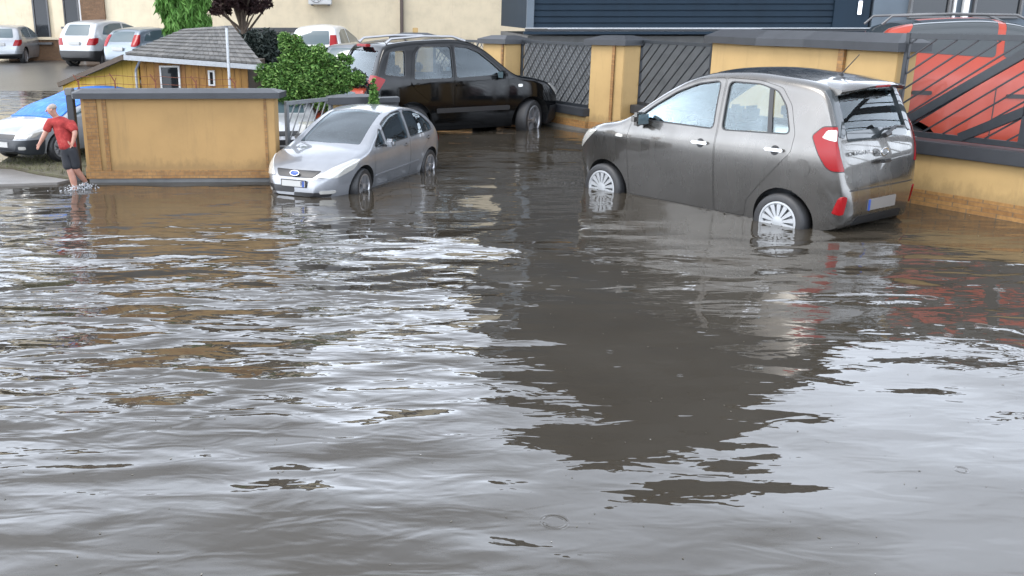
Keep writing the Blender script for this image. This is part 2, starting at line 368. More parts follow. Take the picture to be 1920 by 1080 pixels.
def build_car(name, label, cat, sh, loc, yaw, scale=1.0, pm=None, group=None, detail=True, doors=(), side=(), screen=None, rear=None, opaque=False, gmat=None,
              cabin=None, seats=None, wstyle='ten', wr=None, ww=.19, track=.76, steer=0, lamps=(), trims=(), wheels=True, arch=.05, handles=(), mirror=None, extra=None, rimr=None, wheel_front=True):
    root = empty(name, loc, yaw, scale); prop(root, label, cat, group); root['hub_z'] = sh.r
    body = sh.loft()
    gm = gmat or MT['glass']
    if arch is not None:
        cut = MB()
        for xw in (0, sh.wb):
            pr = [(sh.r + arch) * 1.0]
            for sg in (1, -1):
                n = 40; out = [(xw + (sh.r + arch) * math.cos(2 * math.pi * k / n), sh.r + .01 + (sh.r + arch) * math.sin(2 * math.pi * k / n)) for k in range(n)]
                cut.extrude(out, 'y', sg * (track - ww * .85), sg * 1.3)
        archcut = cut.mesh()
    side_r = [rpoly(sh.O(o), .05, 3) for o in side]
    ry0 = .30
    if not opaque:
        cab = sh.loft(.06, cabin[0], cabin[1], cabin[2], 60); body = boolean(body, cab, 'DIFFERENCE')
        cut = MB()
        for o in side_r: both(cut, o, 'y', ry0, 1.4)
        body = boolean(body, cut.mesh(), 'DIFFERENCE')
        if screen: c = MB(); c.extrude(rpoly(screen, .05), 'z', sh.zm(.75), 3); body = boolean(body, c.mesh(), 'DIFFERENCE')
        if rear: c = MB(); c.extrude(rpoly(sh.O(rear), .05), 'x', -2.0, cabin[0] + .12); body = boolean(body, c.mesh(), 'DIFFERENCE')
    if arch is not None: body = boolean(body, archcut, 'DIFFERENCE')
    dm = []
    for k, o in enumerate(doors):
        o = rpoly(sh.O(o), .035, 2)
        for sg in (1, -1):
            a = MB(); a.extrude(offs(o, .004), 'y', sg * .36, sg * 1.4); b = MB(); b.extrude(o, 'y', sg * .36, sg * 1.4)
            d = boolean(body, a.mesh(), 'INTERSECT'); body = boolean(body, b.mesh(), 'DIFFERENCE'); dm.append((d, k, sg))
    def arch_black(me):
        if arch is None: return
        for p in me.polygons:
            c = p.center
            for xw in (0, sh.wb):
                if math.hypot(c.x - xw, c.z - sh.r - .01) < sh.r + arch + .002 and abs(c.y) > track - ww * .85 - .01 and math.hypot(c.x - xw, c.z - sh.r - .01) < sh.r + arch + .002:
                    p.material_index = 1
    def fin(me, nm, parent=root):
        smooth(me, 32); o = link(nm, me, [pm, MT['liner']], parent); arch_black(me); return o
    bo = fin(body, 'body')
    dobs = {}
    for d, k, sg in dm:
        dobs[(k, sg)] = fin(d, 'door')
    # glass
    gi, go = (.014, .022) if not opaque else (-.004, .012)
    G = boolean(sh.loft(gi), sh.loft(go), 'DIFFERENCE')
    SEAL = None if opaque else boolean(sh.loft(-.0025), sh.loft(.012), 'DIFFERENCE')
    for i, o in enumerate(side_r):
        for sg in (1, -1):
            c = MB(); c.extrude(offs(o, -.012 if not opaque else 0), 'y', sg * ry0, sg * 1.4); me = boolean(G, c.mesh(), 'INTERSECT'); smooth(me)
            par = dobs.get((i, sg), root) if i < len(doors) else root
            wo_ = link('window', me, gm, par)
            if not opaque:
                c = MB(); c.extrude(offs(o, -.013), 'y', sg * ry0, sg * 1.4); c2 = MB(); c2.extrude(o, 'y', sg * (ry0 - .05), sg * 1.5)
                me = boolean(boolean(SEAL, c.mesh(), 'INTERSECT'), c2.mesh(), 'DIFFERENCE'); smooth(me); link('window_seal', me, MT['black'], par)
    if screen: c = MB(); c.extrude(offs(rpoly(screen, .05), -.012 if not opaque else 0), 'z', sh.zm(.75), 3); me = boolean(G, c.mesh(), 'INTERSECT'); smooth(me); link('windscreen', me, gm, root)
    if rear: c = MB(); c.extrude(offs(rpoly(sh.O(rear), .05), -.012 if not opaque else 0), 'x', -2.0, .1 if opaque else cabin[0] + .12); me = boolean(G, c.mesh(), 'INTERSECT'); smooth(me); link('rear_window', me, gm, root)
    # lamps and trims: pieces of the body surface, slightly proud of it. spec: (name, material, proud, [(axis, outline, a, b, mirrored)...])
    cache = {}
    for nm, mat, pr, cuts in list(lamps) + list(trims):
        if pr not in cache: cache[pr] = sh.loft(-pr)
        if nm == 'tail_lamp' and not opaque:
            for sg in (1, -1):                                     # dark gasket round the lamp
                sm_ = cache.setdefault(.002, sh.loft(-.002))
                for ax, out, a, b, mir in cuts:
                    o = sh.O(out); o = mirror_y(o) if (ax == 'x' and sg == -1) else o; aa, bb = (a * sg, b * sg) if ax == 'y' else (a, b)
                    c = MB(); c.extrude(offs(rpoly(o, .025, 3), -.010), ax, aa, bb); sm_ = boolean(sm_, c.mesh(), 'INTERSECT')
                smooth(sm_, 40); link('lamp_gasket', sm_, MT['black'], root)
        for sg in ((1, -1) if cuts[0][4] else (0,)):
            me = cache[pr]
            for ax, out, a, b, mir in cuts:
                o = list(out)
                if ax == 'y': o = sh.O(o); aa, bb = (a * sg, b * sg) if sg else (a, b)
                elif ax == 'x': o = sh.O(o); o = mirror_y(o) if sg == -1 else o; aa, bb = a, b
                else: o = [(x, -y) for x, y in o] if sg == -1 else o; aa, bb = a, b
                c = MB(); c.extrude(rpoly(o, .025, 3), ax, aa, bb); me = boolean(me, c.mesh(), 'INTERSECT')
            me = me if me is not cache[pr] else me.copy(); smooth(me, 40); 
            if len(me.polygons): link(nm, me, mat, root)
    # cabin fittings
    if seats and not opaque:
        for xs_, rows in seats:
            for ys_ in rows:
                b = MB(); z0 = cabin[2]
                b.box((xs_, ys_, z0 + .22), (.5, .46, .2)); b.box((xs_ - .27, ys_, z0 + .52), (.14, .46, .62)); b.box((xs_ - .32, ys_, z0 + .93), (.09, .24, .16))
                b.obj('seat', MT['seat'], root, bevel=.035)
        b = MB(); xd = cabin[1]; zt = sh.zm(.93) if not extra or 'dash_z' not in extra else extra['dash_z']
        b.box((xd - .18, 0, zt - .16), (.34, 1.25, .26)); b.obj('dashboard', MT['dash'], root, bevel=.05)
        b = MB(); c = Vector((xd - .48, .36, zt - .06)); n = 28
        pts = [c + Vector((-.35 * .19 * math.sin(t) * 1.0, .185 * math.cos(t), .175 * math.sin(t))) for t in [2 * math.pi * k / n for k in range(n + 1)]]
        b.tube(pts, .017, 8); b.tube([c + Vector((0, -.18, 0)), c, c + Vector((0, .18, 0))], .02, 6); b.tube([c, c + Vector((.2, 0, -.06))], .03, 8); b.obj('steering_wheel', MT['dash'], root, 50)
    if wheels:
        for xw in (0, sh.wb):
            for sg in (1, -1): wheel(root, xw, sg * track, wr or sh.r, ww, wstyle, steer if xw > 0 else 0, rimr)
    for (k, hx, hz, hl) in handles:
        for sg in (1, -1):
            z = sh.zm(hz); yy = [p for p in sh.ring(hx, 0)[3:24]]; y = min(yy, key=lambda p: abs(p[1] - z))[0]
            b = MB(); b.box((0, 0, 0), (hl, .03, .032)); o = b.obj('handle', pm if not extra or 'handle_mat' not in extra else extra['handle_mat'], dobs.get((k, sg), root), bevel=.012, loc=(hx, sg * (y + .022), z))
            b = MB(); b.lathe([(.001, .004), (.045, .003), (.05, -.004)], 20); b.obj('handle_cup', MT['black'], dobs.get((k, sg), root), 40, loc=(hx, sg * (y + .001), z - .008))
    if mirror:
        mx_, mz_, my_ = mirror
        for sg in (1, -1):
            b = MB(); b.box((0, 0, 0), (.13, .2, .145)); o = b.obj('wing_mirror', pm, root, bevel=.045, loc=(mx_, sg * (my_ + .10), sh.zm(mz_) + .06), rot=(0, 0, 0))
            g = MB(); g.box((-.068, 0, 0), (.006, .165, .11)); g.obj('mirror_glass', MT['opaque_glass'], o, bevel=.002)
            a = MB(); a.box((0, -sg * .11, -.055), (.09, .12, .035)); a.obj('mirror_foot', MT['black'], o, bevel=.012)
    return root

# ------------------------------------------------------------------ ground, road, water
FLOOD_Y = 24
def terrain_z(y): 
    t = min(1, max(0, (y - 20) / 14)); return -.28 + .58 * t * t * (3 - 2 * t)
b = MB(); ysl = [-60, -10, 0, 10, 18] + [20 + k for k in range(15)] + [40, 60, 120, 400]
xsl = [-400, -60, -30, -15, 0, 15, 30, 60, 400]; n = len(xsl)
for y in ysl:
    for x in xsl: b.v.append((x, y, terrain_z(y)))
b.f = [(j * n + i, j * n + i + 1, (j + 1) * n + i + 1, (j + 1) * n + i) for j in range(len(ysl) - 1) for i in range(n - 1)]; b.mi = [0] * len(b.f)
prop(b.obj('ground', MT['asphalt'], sm=60), kind='structure')

def water_material():
    m = M('flood_water').set(Roughness=.015, IOR=1.48); t = m.t
    geo = m.n("ShaderNodeNewGeometry"); P = geo.outputs['Position']
    def mapped(scale, rot=0):
        x = m.n("ShaderNodeMapping"); x.inputs['Scale'].default_value = scale; x.inputs['Rotation'].default_value = (0, 0, rot); m.l(P, x.inputs['Vector']); return x.outputs['Vector']
    def math_(op, a, b_=None, c=None):
        x = m.n("ShaderNodeMath", operation=op)
        for i, v in enumerate((a, b_, c)):
            if v is None: continue
            if isinstance(v, (int, float)): x.inputs[i].default_value = v
            else: m.l(v, x.inputs[i])
        return x.outputs[0]
    def nse(vec, sc, det=2, rough=.45, dist=0):
        x = m.n("ShaderNodeTexNoise"); x.inputs['Scale'].default_value = sc; x.inputs['Detail'].default_value = det; x.inputs['Roughness'].default_value = rough; x.inputs['Distortion'].default_value = dist
        m.l(vec, x.inputs['Vector']); return x.outputs['Fac']
    def maprange(v, a, b_, c, d):
        x = m.n("ShaderNodeMapRange", interpolation_type='SMOOTHSTEP'); m.l(v, x.inputs['Value'])
        for nm, k in zip(('From Min', 'From Max', 'To Min', 'To Max'), (a, b_, c, d)): x.inputs[nm].default_value = k
        return x.outputs['Result']
    def dist_to(x, y):
        v = m.n("ShaderNodeVectorMath", operation='DISTANCE'); m.l(P, v.inputs[0]); v.inputs[1].default_value = (x, y, 0); return v.outputs['Value']
    # strength of the chop: strong round the wading man, calm in the open foreground
    d1 = dist_to(-2.6, 6.4); chop = maprange(d1, 1.6, 5.2, 1.0, .30)
    d2 = dist_to(2.0, 5.2); calm = maprange(d2, .8, 2.6, .5, 1.0)
    near = m.n("ShaderNodeSeparateXYZ"); m.l(P, near.inputs[0]); nearf = maprange(near.outputs['Y'], 3.2, 6.5, .6, 1.0)
    patch = maprange(nse(mapped((1, 1, 1)), .55, 2), .35, .65, .55, 1.3)
    farf = maprange(near.outputs['Y'], 8.0, 10.2, 1.0, .45)
    amp = math_('MULTIPLY', math_('MULTIPLY', math_('MULTIPLY', chop, calm), math_('MULTIPLY', nearf, farf)), patch)
    big = nse(mapped((.85, 1.7, 1), .12), 1.35, 1, .4, .5)
    mid = nse(mapped((.8, 2.0, 1), -.18), 3.6, 2, .45, .5)
    fine = nse(mapped((.9, 1.6, 1), .3), 11, 2, .5, .3)
    h = math_('ADD', math_('MULTIPLY', big, .105), math_('ADD', math_('MULTIPLY', mid, .026), math_('MULTIPLY', fine, .0026)))
    h = math_('MULTIPLY', h, amp)
    swell = math_('MULTIPLY', nse(mapped((.7, 1.0, 1), .5), 1.1, 1, .4), .055)
    h = math_('ADD', h, math_('MULTIPLY', swell, math_('MULTIPLY', nearf, farf)))
    # rings left by the rain drops
    def rings(scale, seed, keep):
        vec = m.n("ShaderNodeMapping"); vec.inputs['Location'].default_value = (seed, seed * .7, 0); m.l(P, vec.inputs['Vector'])
        vo = m.n("ShaderNodeTexVoronoi"); vo.voronoi_dimensions = '2D'; vo.inputs['Scale'].default_value = scale; m.l(vec.outputs[0], vo.inputs['Vector'])
        dd = math_('DIVIDE', vo.outputs['Distance'], scale)
        sp = m.n("ShaderNodeSeparateColor"); m.l(vo.outputs['Color'], sp.inputs[0])
        rad = math_('MULTIPLY_ADD', sp.outputs['Green'], .04, .012)
        env = math_('POWER', 2.718, math_('MULTIPLY', math_('POWER', math_('DIVIDE', math_('SUBTRACT', dd, rad), .012), 2), -1))
        wv = math_('SINE', math_('MULTIPLY', dd, 420)); on = math_('LESS_THAN', sp.outputs['Red'], keep)
        return math_('MULTIPLY', math_('MULTIPLY', wv, env), math_('MULTIPLY', on, .0003))
    h = math_('ADD', h, math_('ADD', rings(1.7, 3.3, .10), rings(3.1, 11.7, .10)))
    bp = m.n("ShaderNodeBump"); bp.inputs['Strength'].default_value = 1; bp.inputs['Distance'].default_value = 1; m.l(h, bp.inputs['Height']); m.l(bp.outputs['Normal'], m.b.inputs['Normal'])
    mud = m.ramp(nse(mapped((1, 1, 1)), .8, 5, .6), [(.3, (.029, .024, .0175)), (.7, (.038, .033, .026))])
    m.l(mud, m.b.inputs['Base Color']); return m.m
b = MB(); b.add([(-60, -40, 0), (60, -40, 0), (60, 26.5, 0), (-60, 26.5, 0)], [(0, 1, 2, 3)])
prop(b.obj('flood_water', water_material()), kind='structure')

# yard behind the street fence, pavement and verge at the drive
b = MB(); b.add([(1.5, 19.9, .06), (2.2, 19.55, .06), (3.2, 17.1, .06), (4.0, 16.8, .06), (4.75, 13.7, .06), (5.6, 10.9, .06), (6.9, 8.9, .06), (40, 8, .06), (40, 60, .06), (-2, 60, .34), (-2, 24, .06), (-1, 22, .06), (.4, 21.5, .06)], [tuple(range(13))])
prop(b.obj('yard_paving', MT['yard']), kind='structure')
b = MB(); b.extrude([(1.5, 19.4), (2.1, 19.1), (2.95, 17.0), (3.5, 16.38), (3.7, 16.55), (3.12, 17.1), (2.2, 19.5), (1.6, 19.8)], 'z', -.3, .045)
prop(b.obj('kerb', MT['plinth'], bevel=.015), kind='structure')
b = MB(); b.extrude([(-5.75, 12.55), (-6.0, 11.7), (-5.6, 11.18), (-4.42, 11.42), (-4.34, 11.62), (-4.9, 12.0), (-5.4, 12.45)], 'z', -.3, .028)
prop(b.obj('pavement', MT['paving'], bevel=.008), kind='structure')
b = MB(); b.extrude([(-5.72, 12.6), (-5.38, 12.48), (-4.88, 12.03), (-4.32, 11.66), (-4.1, 11.9), (-4.0, 15.2), (-5.2, 15.4), (-6.1, 14.6)], 'z', -.3, .05)
prop(b.obj('verge', MT['soil'], bevel=.01), kind='structure')
b = MB(); b.extrude([(-4.0, 12.0), (-1.7, 12.0), (-1.2, 12.9), (.3, 13.3), (.1, 15.6), (-1.4, 16.4), (-3.9, 17.8), (-5.2, 17.0), (-4.0, 15.2)], 'z', -.3, .055)
prop(b.obj('court_paving', MT['yard']), kind='structure')
rnd = random.Random(4); b = MB()
for k in range(2600):
    x, y = rnd.uniform(-5.9, -4.15), rnd.uniform(11.75, 15)
    if y < 12.62 - (x + 5.72) * .68 + .03 or x < -5.7 + (y - 12.6) * -.2: continue
    a = rnd.uniform(0, 6.28); hgt = rnd.uniform(.02, .06); w = .004
    dx, dy = math.cos(a) * w, math.sin(a) * w; lx, ly = rnd.gauss(0, .02), rnd.gauss(0, .02)
    b.add([(x - dx, y - dy, .045), (x + dx, y + dy, .045), (x + lx, y + ly, .05 + hgt)], [(0, 1, 2)])
prop(link('verge_grass', b.mesh(fix=False), leafmat('grass_blades', (.03, .04, .01), (.06, .065, .02), (.09, .08, .035))), 'patchy short grass on the verge under the silver car', 'grass', kind='stuff')

# ------------------------------------------------------------------ street fence on the right
def fence_pier(name, label, base, z0, z1, over=.07, dark=None, cap_rise=.07, mats=None, strip=True, chimney=False):
    root = empty(name, (0, 0, 0)); prop(root, label, 'fence pier', 'rendered piers of the street fence')
    cx_ = sum(p[0] for p in base) / len(base); cy_ = sum(p[1] for p in base) / len(base); root.location = (cx_, cy_, 0)
    loc = [(x - cx_, y - cy_) for x, y in base]
    b = MB(); b.extrude(loc, 'z', z0, z1); b.obj('pier_body', MT['yellow'], root, bevel=.008)
    if strip:
        b = MB(); b.extrude(offs(loc, -.018), 'z', -.05, .17); b.obj('brick_footing', MT['brick'], root)
        b = MB(); b.extrude(offs(loc, -.004), 'z', -.35, -.05); b.obj('plinth', MT['plinth'], root)
    o = offs(loc, -over); o2 = offs(loc, .10); nn = len(o); b = MB()
    vs = [(x, y, z1 - .04) for x, y in o] + [(x, y, z1 + .055) for x, y in o] + [(x, y, z1 + .055 + cap_rise) for x, y in o2]
    fs = [tuple(range(nn))[::-1]] + [(i, (i + 1) % nn, nn + (i + 1) % nn, nn + i) for i in range(nn)] + [(nn + i, nn + (i + 1) % nn, 2 * nn + (i + 1) % nn, 2 * nn + i) for i in range(nn)] + [tuple(range(2 * nn, 3 * nn))]
    b.add(vs, fs); b.obj('cap', MT['cap'], root)
    if dark:
        for (ax, ay), (bx, by) in dark:
            b = MB(); b.bar((ax - cx_, ay - cy_, (z0 + z1) / 2), (bx - cx_, by - cy_, (z0 + z1) / 2), z1 - z0 - .004, .03, up=(0, 1, 0)) if False else b.box(((ax + bx) / 2 - cx_, (ay + by) / 2 - cy_, (z0 + z1) / 2), (.05, .03, z1 - z0 - .006), math.atan2(by - ay, bx - ax)); b.obj('brick_inlay', MT['brick'], root)
    if chimney:
        b = MB(); b.box((0, 0, z1 + .055 + cap_rise + .05), (.12, .12, .11)); b.obj('cap_stub', MT['yellow'], root, bevel=.01)
    return root
def fence_panel(name, label, a, b_, z0, z1, nb, lean, t=.018, diamonds=False, brace=None, group='slanted bar panels of the street fence', mat='steel', rail=.05, cat='fence panel', sill=None, wall=None, posts=True):
    root = empty(name, ((a[0] + b_[0]) / 2, (a[1] + b_[1]) / 2, 0)); prop(root, label, cat, group)
    ox, oy = root.location.x, root.location.y; A = Vector((a[0] - ox, a[1] - oy, 0)); B = Vector((b_[0] - ox, b_[1] - oy, 0)); d = B - A; Ln = d.length; dn = d.normalized(); nrm = Vector((dn.y, -dn.x, 0))
    def pt(s, z, off=0): return A + dn * s + nrm * off + Vector((0, 0, z))
    m = MT[mat]; rz = math.atan2(d.y, d.x)
    for z in (z1 - rail / 2, z0 + rail / 2):
        q = MB(); c = pt(Ln / 2, z); q.box(c, (Ln, .04, rail), rz); q.obj('rail', m, root, bevel=.004)
    if posts:
        for s in (.025, Ln - .025):
            q = MB(); q.box(pt(s, (z0 + z1) / 2, .002), (.05, .046, z1 - z0 + .01), rz); q.obj('post', m, root, bevel=.004)
    zb, zt = z0 + rail, z1 - rail; H_ = zt - zb
    def clip(s0, s1):
        # bar from (s0, zb) to (s1, zt), clipped to 0..Ln
        pts = []
        for k in (0, 1):
            pts.append([s0 if k == 0 else s1, zb if k == 0 else zt])
        (x0, y0), (x1, y1) = pts
        def at(x): return y0 + (y1 - y0) * (x - x0) / (x1 - x0)
        lo, hi = .05, Ln - .05
        if max(x0, x1) <= lo or min(x0, x1) >= hi: return None
        P0, P1 = [x0, y0], [x1, y1]
        for Pp in (P0, P1):
            if Pp[0] < lo: Pp[1] = at(lo); Pp[0] = lo
            elif Pp[0] > hi: Pp[1] = at(hi); Pp[0] = hi
        return P0, P1
    step = (Ln + abs(lean)) / nb
    for k in range(nb):
        s0 = min(0, -lean) + step * (k + .5); r = clip(s0, s0 + lean)
        if not r or math.dist(*r) < .03: continue
        q = MB(); q.bar(pt(r[0][0], r[0][1]), pt(r[1][0], r[1][1]), t, t, up=nrm); q.obj('bar', m, root)
    if diamonds:
        q = MB()
        for k in range(nb * 2):
            s0 = min(0, lean) - .0 + (Ln + abs(lean)) / (nb * 2) * (k + .5); r = clip(s0, s0 - lean)
            if not r or math.dist(*r) < .03: continue
            q.bar(pt(r[0][0], r[0][1], -.03), pt(r[1][0], r[1][1], -.03), t * .75, .008, up=nrm)
        for k in range(nb * 2):
            s0 = min(0, -lean) + (Ln + abs(lean)) / (nb * 2) * (k + .5); r = clip(s0, s0 + lean)
            if not r or math.dist(*r) < .03: continue
            q.bar(pt(r[0][0], r[0][1], -.042), pt(r[1][0], r[1][1], -.042), t * .75, .008, up=nrm)
        q.obj('lattice', MT['steel_grey'], root)
    if brace:
        for (s0, za), (s1, zb_) in brace:
            q = MB(); q.bar(pt(s0, za, .004), pt(s1, zb_, .004), .095, .05, up=nrm); q.obj('brace', m, root, bevel=.004)
    if sill:
        zs0, zs1 = sill; q = MB(); q.box(pt(Ln / 2, (zs0 + zs1) / 2, .02), (Ln - .006, .30, zs1 - zs0), rz); q.obj('sill', MT['cap'], root, bevel=.006)
    if wall:
        zw1 = wall; q = MB(); q.box(pt(Ln / 2, (.17 + zw1) / 2, 0), (Ln - .004, .2, zw1 - .17), rz); q.obj('base_wall', MT['yellow'], root)
        q = MB(); q.box(pt(Ln / 2, .07, .008), (Ln - .004, .2, .2), rz); q.obj('brick_footing', MT['brick'], root)
        q = MB(); q.box(pt(Ln / 2, -.19, .002), (Ln - .004, .19, .32), rz); q.obj('plinth', MT['plinth'], root)
    return root
fence_pier('fence_pier', 'yellow pier under the roof line of the black off-roader, small stub on its cap', [(-.48, 21.6), (.0, 21.25), (.42, 21.4), (.0, 21.9)], .0, 1.52, chimney=True)
fence_pier('fence_pier', 'yellow pier just beyond the bonnet of the black off-roader', [(1.38, 19.85), (1.80, 19.35), (2.20, 19.5), (1.80, 20.0)], .0, 1.50, dark=[((1.72, 19.42), (1.76, 19.37))])
fence_pier('fence_pier', 'yellow pier between the black off-roader and the grey hatchback bonnet', [(3.10, 17.05), (3.60, 16.62), (3.96, 16.8), (3.55, 17.25)], .0, 1.55, dark=[((3.42, 16.745), (3.46, 16.71))])
w = fence_pier('fence_wall', 'long yellow wall section with dark cap behind the grey hatchback roof', [(4.44, 14.45), (4.64, 12.95), (5.02, 12.30), (5.36, 10.68), (5.60, 10.74), (5.20, 12.6), (4.70, 14.55)], .0, 1.66, over=.10, cap_rise=.10)
prop(w, cat='fence wall'); del w['group']
b = MB(); b.box((0, 0, .83), (.035, .11, 1.64), math.atan2(1.62, -.34) + math.pi / 2); b.obj('brick_inlay', MT['brick'], w, loc=(5.142 - w.location.x, 11.60 - w.location.y, 0))
fence_panel('bar_fence', 'short lattice panel seen through the windows of the black off-roader', (.40, 21.4), (1.44, 19.88), .55, 1.52, 9, .8, diamonds=True, sill=(.42, .55), wall=.42)
fence_panel('bar_fence', 'dark lattice panel above the bonnet of the black off-roader', (2.14, 19.46), (3.16, 17.04), .40, 1.54, 15, 1.0, diamonds=True, sill=(.26, .40), wall=.26)
fence_panel('bar_fence', 'slanted bar panel above the windscreen of the grey hatchback', (3.93, 16.82), (4.46, 14.44), .50, 1.60, 13, 1.35, sill=(.36, .50), wall=.36)
fence_panel('bar_fence', 'tall panel of slanted bars and thick braces in front of the red car', (5.40, 10.62), (6.62, 8.45), .72, 1.82, 17, 1.35, t=.016, sill=(.56, .70), wall=.56, rail=.06, group=None, brace=[((.05, .82), (1.47, 1.78)), ((.76, .76), (2.3, 1.58)), ((1.41, .76), (1.41, 1.42))])

# ------------------------------------------------------------------ cars
def hatch(kz=1.0): pass
# small grey hatchback
pic = CarShape(
    top=[(-.61, .56), (-.604, .605), (-.594, .638), (-.578, .662), (-.566, .705), (-.548, .785), (-.527, .87), (-.50, .955), (-.465, 1.04), (-.38, 1.205), (-.30, 1.335), (-.24, 1.39), (-.1, 1.425), (.2, 1.455), (.6, 1.475), (1.0, 1.46), (1.3, 1.405), (1.6, 1.285), (1.9, 1.125), (2.12, 1.005), (2.25, .965), (2.5, .925), (2.7, .87), (2.85, .79), (2.94, .70), (2.985, .6), (2.99, .52)],
    bot=[(-.61, .40), (-.56, .30), (-.40, .24), (0, .20), (2.6, .20), (2.85, .23), (2.99, .32)],
    plan=[(-.61, .50), (-.59, .60), (-.55, .675), (-.48, .72), (-.30, .765), (0, .785), (.6, .79), (1.8, .785), (2.4, .775), (2.7, .73), (2.88, .63), (2.96, .50), (2.99, .40)],
    belt=[(-.6, .96), (.3, .99), (1.5, .96), (2.3, .93), (3, .9)], zw=.80, wb=2.385, r=.285, tumble=.22, flare=.012, kz=1.225, rc=.10, crown=.035, belly=.13, shoulder=.05, bexp=1.25)
grey = paint('grey_metallic_paint', (.112, .106, .098), .85, .24)
car = build_car('hatchback_car', 'small grey metallic hatchback standing hub deep in the flood by the yellow fence', 'car', pic, (4.23, 9.56, -.255), 2.187, pm=grey,
    side=[[(1.93, .985), (1.72, 1.11), (1.45, 1.245), (1.2, 1.325), (.93, 1.36), (.885, .975)], [(.765, .975), (.81, 1.36), (.45, 1.355), (.22, 1.31), (.09, 1.2), (-.01, 1.0)]],
    doors=[[(.825, .26), (.825, .95), (.865, 1.395), (1.22, 1.37), (1.5, 1.265), (1.75, 1.135), (1.99, .99), (2.03, .8), (2.02, .26)],
           [(.815, .26), (.815, .95), (.855, 1.395), (.45, 1.39), (.18, 1.345), (.03, 1.215), (-.075, 1.0), (-.075, .86), (.12, .68), (.30, .52), (.42, .40), (.44, .26)]],
    screen=[(2.14, .50), (2.17, 0), (2.14, -.50), (1.40, -.42), (1.36, 0), (1.40, .42)], rear=[(-.55, 1.015), (.55, 1.015), (.515, 1.325), (-.515, 1.325)],
    cabin=(-.40, 2.02, .34), seats=[(1.05, (.34, -.34)), (.18, (.34, -.34))], wstyle='cover', ww=.17, track=.70, arch=.045, steer=0, rimr=.20,
    handles=[(0, 1.00, .845, .21), (1, .10, .865, .21)], mirror=(1.80, .945, .76), extra={'handle_mat': MT['chrome']},
    lamps=[('tail_lamp', MT['redlens'], .006, [('y', [(-.25, 1.0), (-.33, 1.07), (-.42, 1.075), (-.8, 1.075), (-.8, .745), (-.48, .745), (-.43, .77), (-.35, .865)], .40, 1.2, True), ('x', [(.95, 1.2), (.65, 1.2), (.635, 1.065), (.685, .97), (.675, .86), (.63, .745), (.65, .6), (.95, .6)], -1, .2, True)]),
           ('lamp_insert', MT['clearlens'], .009, [('x', [(.70, 1.055), (.655, 1.055), (.695, .965), (.73, .985)], -1, .2, True)]),
           ('reflector', MT['redlens'], .008, [('x', [(.60, .40), (.655, .40), (.655, .55), (.60, .55)], -1, -.3, True)]),
           ('headlamp', MT['clearlens'], .006, [('y', [(2.50, .84), (2.72, .83), (3.0, .66), (3.0, .58), (2.8, .66)], .40, 1.2, True)])],
    trims=[('tailgate_seam', MT['black'], .0025, [('y', [(-.3, .596), (-1, .596), (-1, .585), (-.3, .585)], -.56, .56, False)]),
           ('fuel_flap', grey, .004, [('y', [(-.20 + .085 * math.cos(k * math.pi / 8), .745 + .075 * math.sin(k * math.pi / 8)) for k in range(16)], .5, 1.2, False)]),
           ('rear_window_edge', MT['black_glass'], .0035, [('x', [(.57, .985), (.65, 1.0), (.61, 1.345), (.50, 1.345), (.535, 1.03)], -1, -.1, True), ]),
           ('rear_window_edge', MT['black_glass'], .0035, [('x', [(-.53, .96), (.53, .96), (.53, 1.035), (-.53, 1.035)], -1, -.3, False)]),
           ('side_lamp', MT['clearlens'], .01, [('y', [(2.08, .80), (2.20, .805), (2.18, .835), (2.09, .825)], .5, 1.2, True)]),
           ('bumper_vent', MT['black'], .004, [('x', [(-.44, .30), (.44, .30), (.40, .375), (-.40, .375)], -1, -.4, False)])])
zm = pic.zm
for sg in (1, -1):
    me = boolean(boolean(pic.loft(.004), pic.loft(.016), 'DIFFERENCE'), (lambda c: c.extrude(pic.O([(.175, .975), (.225, .975), (.335, 1.345), (.285, 1.345)]), 'y', sg * .3, sg * 1.4).mesh())(MB()), 'INTERSECT'); smooth(me); link('window_divider', me, MT['black'], car)
b = MB()                                                        # roof spoiler with the lamp strip
out = [(-.10, zm(1.425)), (-.30, zm(1.405)), (-.46, zm(1.385)), (-.475, zm(1.372)), (-.45, zm(1.352)), (-.33, zm(1.325)), (-.2, zm(1.36))]
vs = []; nn = len(out)
for y, k in ((-.53, .72), (-.44, .95), (-.2, 1.0), (.2, 1.0), (.44, .95), (.53, .72)):
    vs += [(-.1 + (x + .1) * k, y, z - .05 * (abs(y) / .53)**3) for x, z in out]
fs = [(i * nn + k, i * nn + (k + 1) % nn, (i + 1) * nn + (k + 1) % nn, (i + 1) * nn + k) for i in range(5) for k in range(nn)] + [tuple(range(nn))[::-1], tuple(5 * nn + k for k in range(nn))]
b.add(vs, fs); o = b.obj('spoiler', grey, car, 40)
b = MB(); b.box((-.465, 0, zm(1.366)), (.02, .26, .022)); b.obj('brake_lamp', MT['redlens'], o, bevel=.004)
b = MB(); b.tube([(-.02, 0, zm(1.43)), (-.20, 0, zm(1.43) + .19)], [.006, .004], 8); b.lathe([(.001, .03), (.02, .02), (.035, 0)], 14, 'z'); 
b2 = MB(); b2.tube([(0, 0, 0), (-.17, 0, .2)], [.007, .004], 8); b2.lathe([(.001, .022), (.022, .015), (.035, 0)], 14, 'z'); b2.obj('aerial', MT['black'], car, 40, loc=(-.02, 0, zm(1.435)))
b = MB(); b.tube([(-.545, -.05, zm(1.0)), (-.53, -.22, zm(1.045)), (-.515, -.42, zm(1.035))], [.018, .012, .009], 8); b.tube([(-.55, .0, zm(.985)), (-.545, -.10, zm(1.0))], .026, 8); b.obj('rear_wiper', MT['black'], car, 40)
